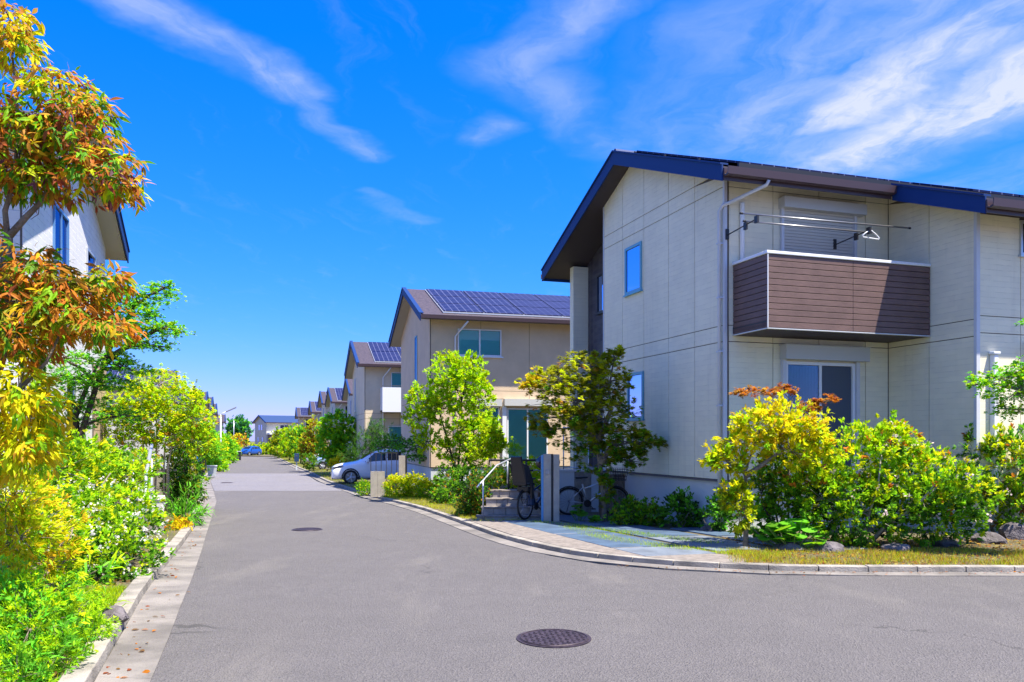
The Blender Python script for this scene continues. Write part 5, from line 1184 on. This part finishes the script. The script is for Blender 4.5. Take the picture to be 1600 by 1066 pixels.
grow('tree', 'tall layered green tree leaning over the left garden', 'tree', gb(115, 800, Y), [(215, 462, 48, 9, Y, .6), (240, 515, 40, 10, Y, .6), (215, 490, 42, 9, Y, .6), (180, 510, 34, 12, Y, .6), (235, 540, 30, 8, Y, .5), (200, 475, 30, 8, Y, .5), (120, 590, 50, 14, Y, .8), (95, 560, 32, 10, Y, .6), (150, 600, 44, 12, Y, .7), (110, 630, 44, 12, Y, .7), (195, 575, 32, 10, Y, .6), (100, 660, 34, 12, Y, .6), (185, 650, 26, 12, Y, .5), (258, 450, 18, 5, Y, .3), (265, 512, 18, 5, Y, .3), (170, 560, 30, 10, Y, .6)],
     'small', 0.042, 9, 0.5, (('fresh', 4), ('grn', 3), ('lime', 1.5)), (('fresh', 4), ('lime', 2)), .55, flat=.6, lump=.4,
     stems=[[gb(112, 800, Y, 0), at(120, 700, Y), at(142, 630, Y), at(165, 560, Y), at(190, 510, Y), at(215, 470, Y)], [at(120, 702, Y), at(118, 650, Y), at(138, 600, Y), at(158, 560, Y)], [at(165, 565, Y), at(200, 540, Y), at(245, 515, Y)]], r0=.07, bark=M_bark3, shoots=.3)
# flowering shrub, left
Y = 9.8
grow('flowering_shrub', 'dense green shrub with white flower clusters beside the left kerb', 'shrub', gb(180, 930, Y), [(200, 880, 42, 45, Y - .4, .45), (150, 850, 50, 45, Y - .2, .55), (205, 825, 34, 30, Y + .6, .45), (120, 880, 45, 40, Y - 1.0, .45), (180, 785, 48, 22, Y + 1.2, .6), (110, 795, 50, 40, Y, .6), (85, 850, 40, 40, Y - 1.2, .5), (150, 910, 50, 26, Y - .9, .4)],
     'oval', 0.056, 8, 0.9, (('grn', 4), ('mid', 3), ('yg', .8), ('dk', 2)), (('yg', 2), ('lime', 2.5), ('mid', 3), ('grn', 1)), .5, own_stems=5, stemspread=.2, r0=.025, flowers=(210, .026, (.86, .80, .76)), up=.5, spread=.85)
Y = 9.0
grow('shrub', 'tall yellow green shrub mass behind the flowering shrub', 'shrub', gb(70, 900, Y + 1), [(90, 735, 60, 40, Y + 1.6, .7), (160, 740, 40, 26, Y + 3, .7), (40, 760, 50, 45, Y, .6), (200, 745, 26, 18, Y + 4, .6), (130, 715, 40, 22, Y + 2.5, .6)],
     'oval', 0.062, 8, 0.85, (('yg', 2), ('lime', 2.5), ('yel', .6), ('mid', 3), ('grn', 2.5)), own_stems=4, stemspread=.25, r0=.03)
Y = 6.6
grow('conifer', 'golden feathery conifer at the left edge', 'shrub', gb(20, 960, Y), [(30, 840, 55, 40, Y, .4), (70, 880, 45, 28, Y + .3, .4), (10, 790, 40, 40, Y, .4), (60, 815, 36, 22, Y + .5, .35)],
     'lance', 0.065, 8, 0.7, (('yg', 3), ('gold', 2), ('lime', 2), ('yel', 2)), r0=.03, droop=.2, spread=.6, own_stems=3, up=.3)
Y = 5.5
grow('nandina', 'fine leaved bright green shrub in the lower left corner', 'shrub', gb(40, 1100, Y, .05), [(45, 985, 52, 45, Y, .35), (10, 930, 45, 40, Y + .2, .35), (90, 1030, 40, 30, Y - .1, .28), (30, 1060, 60, 40, Y - .5, .3), (75, 950, 34, 22, Y + .3, .25), (-40, 990, 60, 60, Y, .35)],
     'lance', 0.05, 8, 0.85, (('mid', 3), ('fresh', 3), ('grn', 2), ('lime', 1.5)), (('lime', 3), ('fresh', 2), ('yg', 1)), .62, own_stems=5, stemspread=.15, r0=.012, spread=.9, up=.4)
grow('fern', 'feathery green plants on the left kerb above the shade stand-in stone', 'fern', gb(135, 985, 6.4), [(120, 955, 30, 22, 6.5, .25), (150, 985, 22, 16, 6.2, .16), (110, 1000, 26, 18, 6.0, .18)], 'lance', .032, 9, 1.2, (('lime', 3), ('mid', 3)), r0=.008, own_stems=4)
grow('hosta', 'pale green strap leaved plant among the left shrubs', 'plant', gb(95, 930, 7.4), [(92, 912, 30, 9, 7.4, .2)], 'strap', .16, 6, 1.1, (('fresh', 3), ('lime', 2)), r0=.006, up=.5, spread=1.0)
grow('shrub', 'small golden orange bush right of the white block wall', 'shrub', gb(277, 852, 15.4), [(275, 833, 17, 15, 15.4, .3), (285, 826, 9, 9, 15.6, .2)], 'small', .05, 8, 1.4, (('yel', 3), ('gold', 2), ('orange', 1)), r0=.012)
grow('iris', 'arching strap leaved plant above the golden orange bush', 'plant', gb(290, 826, 16.9), [(290, 806, 17, 16, 16.9, .25)], 'strap', .19, 7, 1.2, (('grn', 3), ('fresh', 2)), r0=.006, droop=.2)
grow('shrub', 'green bush filling the garden behind the block wall', 'shrub', gb(215, 800, 17.2), [(205, 778, 30, 14, 17.4, .6), (180, 730, 36, 22, 17.2, .7), (225, 725, 16, 20, 18, .5), (150, 745, 36, 26, 16.5, .6)], 'oval', .05, 7, 1.0, (('yg', 3), ('grn', 3), ('amber', .6), ('lime', 2)), own_stems=4, r0=.02)

# foreground tree with long hanging leaves: the largest leaves are parts of their own
Y = 5.7
T = thing('tree', 'near tree with drooping orange, yellow and green leaves at the left edge', 'tree', (-3.95, 5.9, .1))
B0 = np.array((-3.95, 5.9, .1))
tb = MB()
def br(pts, a, b): 
    m_ = len(pts); tb.tube([Vector(p) - Vector(B0) for p in pts], [a + (b - a) * i / (m_ - 1) for i in range(m_)], 9)
br([(-3.95, 5.9, 0), (-3.92, 5.85, .9), (-3.75, 5.75, 1.6), at(-30, 640, Y)], .09, .06)
br([at(-30, 640, Y), at(22, 480, Y), at(10, 430, Y), at(12, 372, Y)], .06, .034)
br([at(12, 372, Y), at(40, 340, Y), at(62, 318, Y), at(85, 280, Y), at(110, 220, Y)], .026, .009)
br([at(12, 372, Y), at(8, 330, Y), at(20, 290, Y), at(30, 200, Y), at(20, 90, Y)], .022, .007)
br([at(22, 480, Y), at(60, 470, Y), at(110, 450, Y), at(160, 470, Y)], .018, .006)
br([(-3.78, 5.75, 1.3), at(0, 656, Y - .2), at(22, 618, Y - .2), at(41, 598, Y - .2), at(72, 567, Y - .2), at(95, 520, Y - .2)], .026, .008)
br([at(22, 480, Y), at(15, 540, Y), at(25, 560, Y)], .02, .008)
br([at(85, 280, Y), at(140, 275, Y), at(195, 290, Y)], .010, .004); br([at(62, 318, Y), at(60, 335, Y), at(48, 343, Y)], .004, .002)
br([at(30, 200, Y), at(80, 170, Y), at(120, 150, Y)], .008, .003)
fgb = [(22, 75, 26, 32, Y, .25), (15, 30, 22, 26, Y, .25), (95, 145, 44, 26, Y, .3), (145, 175, 22, 22, Y, .25), (45, 190, 52, 34, Y, .35), (30, 240, 55, 42, Y, .35), (110, 215, 52, 38, Y, .35), (160, 265, 40, 34, Y, .3), (195, 290, 20, 18, Y, .2), (90, 275, 55, 30, Y, .35),
       (40, 290, 46, 16, Y, .3), (60, 430, 62, 34, Y - .1, .35), (25, 470, 55, 38, Y - .1, .35), (110, 455, 44, 30, Y - .1, .3), (95, 505, 62, 30, Y - .1, .35), (160, 515, 34, 22, Y - .1, .3), (175, 440, 20, 18, Y, .2), (30, 530, 50, 34, Y - .2, .35),
       (30, 610, 40, 46, Y - .3, .35), (55, 640, 22, 36, Y - .3, .25), (15, 680, 36, 50, Y - .3, .35), (50, 700, 24, 34, Y - .3, .25), (-60, 200, 60, 100, Y, .5), (-60, 450, 60, 120, Y, .5)]
PL = []; DL = []; CL = []
pal_hi = (('orange', 3), ('amber', 2.5), ('rust', 1.5), ('gold', 1.5), ('mid', 3), ('grn', 2), ('yg', 2), ('purple', .5)); pal_lo = (('yel', 4), ('gold', 3), ('yg', 3), ('mid', 1)); pal_mid = (('orange', 4), ('amber', 2), ('olive', 2), ('gold', 1.5), ('mid', 2), ('grn', 1.5))
for b in fgb:
    c, r = ctr(b); n = int(150 * (r[0] * r[2]) * 18) + 20
    P, D, rad = blob_tips(b, n, .35, 0, .5)
    pal_ = pal_lo if b[1] > 560 else (pal_mid if b[1] > 400 else ((('yel', 3), ('gold', 2), ('amber', 2), ('mid', 1)) if b[1] < 120 else pal_hi))
    PL.append(P); DL.append(D); CL.append(pick(pal_, n))
    for i in range(7):
        q = Vector(P[rng.integers(len(P))]); tb.tube([Vector(c) - Vector(B0), Vector(c).lerp(q, .5) + Vector((0, 0, .02)) - Vector(B0), q - Vector(B0)], [.005, .004, .002], 4, False)
P = np.concatenate(PL); D = np.concatenate(DL); CLs = np.concatenate(CL); k = 6
PP = np.repeat(P, k, 0) + rng.normal(size=(len(P) * k, 3)) * .018; DD = norm(np.repeat(D, k, 0) * .7 + .75 * norm(rng.normal(size=(len(P) * k, 3)))); DD[:, 2] -= .75; DD = norm(DD)
CC = np.repeat(CLs, k, 0) * (.75 + .5 * rng.random((len(PP), 1))) * (1 + .12 * rng.normal(size=(len(PP), 3))); NN = norm(rng.normal(size=(len(PP), 3)) * .6 + np.array((0, -.2, .9)))
SZ = .088 * (.6 + .65 * rng.random(len(PP)))
vis = (PP[:, 0] / PP[:, 1] > -.62)
cand = np.where(vis)[0]; order = cand[np.argsort(PP[cand, 1] - 3 * SZ[cand])][:290]
keep = np.ones(len(PP), bool); keep[order] = False
leaf_mesh('foliage', PP[keep] - B0, DD[keep], NN[keep], SZ[keep], 'lance', CC[keep], T)
V, F = TM['lance']; lm = []
for cn in ('orange', 'amber', 'rust', 'gold', 'mid', 'olive', 'yel', 'yg'):
    me = bpy.data.meshes.new('leaf'); me.from_pydata([tuple(v) for v in V], [], [tuple(int(i) for i in f) for f in F]); me.update(); a_ = me.color_attributes.new('tint', 'FLOAT_COLOR', 'POINT'); a_.data.foreach_set('color', np.tile((*G[cn], 1), len(V)).astype(np.float32)); me.materials.append(M_leaf); lm.append((np.array(G[cn]), me))
for i in order:
    y = Vector(DD[i]); x = y.cross(Vector(NN[i])).normalized(); z = x.cross(y)
    me = min(lm, key=lambda q: float(np.abs(q[0] - CC[i]).sum()))[1]
    o = link('leaf', me, T); s_ = float(SZ[i]); M4 = Matrix(((x.x, y.x, z.x, 0), (x.y, y.y, z.y, 0), (x.z, y.z, z.z, 0), (0, 0, 0, 1))) @ Matrix.Diagonal((s_, s_, s_, 1))
    o.matrix_basis = Matrix.Translation(Vector(PP[i] - B0)) @ M4
tb.build('trunk', M_bark, T, True)

# ------------------------------------------------------------------ grass, dry leaves
def grass(label, name, region, n, h, pal, zo=.07, w_=.006, thr=-.35):
    """region(u array, v array) -> x, y"""
    u = rng.random(n); v = rng.random(n); x, y = region(u, v)
    # tufts
    x = x + rng.normal(size=n) * .03; y = y + rng.normal(size=n) * .03
    patch = (np.sin(x * 3.1 + 1) * np.sin(y * 2.7) + np.sin(x * 7.3) * np.sin(y * 6.1 + 2) * .6) * .5 + rng.normal(size=n) * .35
    ok = patch > thr; x, y, patch = x[ok], y[ok], patch[ok]; n = len(x)
    z = np.array([gz(t) + zo for t in y]); P = np.stack([x, y, z], 1); D = norm(rng.normal(size=(n, 3)) * (.45, .45, 0) + (0, 0, 1)); N = norm(rng.normal(size=(n, 3)) * (1, 1, .1))
    V_, F_ = TM['needle']; sz = h * (.4 + .8 * rng.random(n)) * (1 + .3 * np.clip(patch, -1, 1)); c = pick(pal, n) * (.7 + .6 * rng.random((n, 1)))
    o = leaf_mesh(name, P, D, N, sz, 'needle', c); tag(o, label, 'grass', None, 'stuff'); return o
def along(path, a, b, ylo=None, yhi=None):
    pts = resample(smooth_path(path), .25); pts = [p for p in pts if (ylo is None or ylo <= p.y <= yhi)]
    X = np.array([p.x for p in pts]); Yy = np.array([p.y for p in pts]); tx = np.gradient(X); ty = np.gradient(Yy); l = np.hypot(tx, ty); nx, ny = ty / l, -tx / l
    def f(u, v):
        i = (u * (len(X) - 1)); k0 = i.astype(int).clip(0, len(X) - 2); fr = i - k0; x = X[k0] * (1 - fr) + X[k0+1] * fr; y = Yy[k0] * (1 - fr) + Yy[k0+1] * fr
        d = a + (b - a) * v; return x + nx[k0] * d, y + ny[k0] * d
    return f
RKg = [p for p in RK if p[1] < 12.5][::-1]; RKg = [(9.5, 10.03)] + [(6.39, 10.02), (4.71, 10.0), (3.21, 10.12), (2.6, 10.3)]
grass('dry yellow green grass along the right kerb', 'grass', along(RKg, .16, 1.9), 46000, .06, (('straw', 3), ('yg', 3), ('amber', 2.5), ('yel', 1), ('grn', 1.5), ('brown', 1)), thr=.0)
grass('bright grass tufts between the slate slabs', 'grass', along([(3.7, 11.2), (2.4, 12.2), (1.6, 13.6), (1.2, 16)], -.30, .12), 6000, .06, (('lime', 3), ('yg', 2), ('straw', 1)))
grass('grass in the joints beside the gate pillars', 'grass', along([(3.2, 12.6), (2.2, 14.4), (.9, 16.6), (.3, 17.2)], -.22, .16), 6000, .06, (('lime', 3), ('grn', 2), ('straw', 1)))
grass('yellow lit grass in front of the clipped bushes', 'grass', along([p for p in RK if 16 < p[1] < 29], .16, 1.3), 16000, .07, (('straw', 3), ('yg', 4), ('yel', 1)))
grass('low green weeds under the foundation plants', 'grass', lambda u, v: (2.75 + u * 1.7 + v * .2, 17.3 - u * 2.6 + v * .9), 9000, .10, (('grn', 3), ('mid', 3), ('straw', 1)))
grass('green moss and grass behind the left kerb', 'grass', along([p for p in LK if 3 < p[1] < 12], -1.3, -.17), 26000, .06, (('lime', 3), ('yg', 3), ('mid', 2)))
grass('thin grass along the farther left kerb', 'grass', along([p for p in LK if p[1] > 12], -1.2, -.17), 16000, .12, (('yg', 3), ('straw', 2), ('mid', 1)), w_=.01)
grass('sparse grass along the farther right kerb', 'grass', along([p for p in RK if p[1] > 28], .16, 1.6), 12000, .12, (('yg', 3), ('straw', 2), ('mid', 1)))
n = 110; u = rng.random(n)
yy = 5 + 22 * u ** 1.7; xx = np.array([lerp_path(sorted(LK, key=lambda p: p[1]), t) for t in yy]) + np.abs(rng.normal(size=n)) * .16 + .02
P = np.stack([xx, yy, np.array([gz(t) + .02 for t in yy])], 1); DD = norm(rng.normal(size=(n, 3)) * (1, 1, .15))
o = leaf_mesh('dry_leaves', P, DD, norm(rng.normal(size=(n, 3)) * .3 + (0, 0, 1)), .055 * (.5 + .8 * rng.random(n)), 'oval', pick((('orange', 2), ('rust', 2), ('brown', 3)), n), None); tag(o, 'fallen brown leaves scattered in the left gutter', 'leaves', None, 'stuff')
n = 160; xx = 1 + 7 * rng.random(n); yy = 10.0 - np.abs(rng.normal(size=n)) * .12; yy[xx < 3.2] += (3.2 - xx[xx < 3.2]) * .35
P = np.stack([xx, yy, np.array([gz(t) + .02 for t in yy])], 1)
o = leaf_mesh('dry_leaves', P, norm(rng.normal(size=(n, 3)) * (1, 1, .15)), norm(rng.normal(size=(n, 3)) * .3 + (0, 0, 1)), .035 * (.5 + .8 * rng.random(n)), 'oval', pick((('orange', 1), ('rust', 2), ('brown', 3)), n), None); tag(o, 'brown leaf litter along the right kerb', 'leaves', None, 'stuff')

def litter(label, region, n, sz):
    u = rng.random(n); v = rng.random(n); x, y = region(u, v); P = np.stack([x, y, np.array([gz(t) + .078 for t in y])], 1)
    o = leaf_mesh('dry_leaves', P, norm(rng.normal(size=(n, 3)) * (1, 1, .25)), norm(rng.normal(size=(n, 3)) * .4 + (0, 0, 1)), sz * (.4 + .9 * rng.random(n)), 'oval', pick((('straw', 2), ('amber', 1.5), ('rust', .8), ('brown', 4)), n) * .9)
    tag(o, label, 'leaves', None, 'stuff')
litter('brown leaf litter on the soil under the right shrubs', along(RKg, .2, 3.6), 7000, .05)
litter('brown leaf litter on the left verge', along([p for p in LK if 3 < p[1] < 16], -1.2, -.2), 2200, .045)
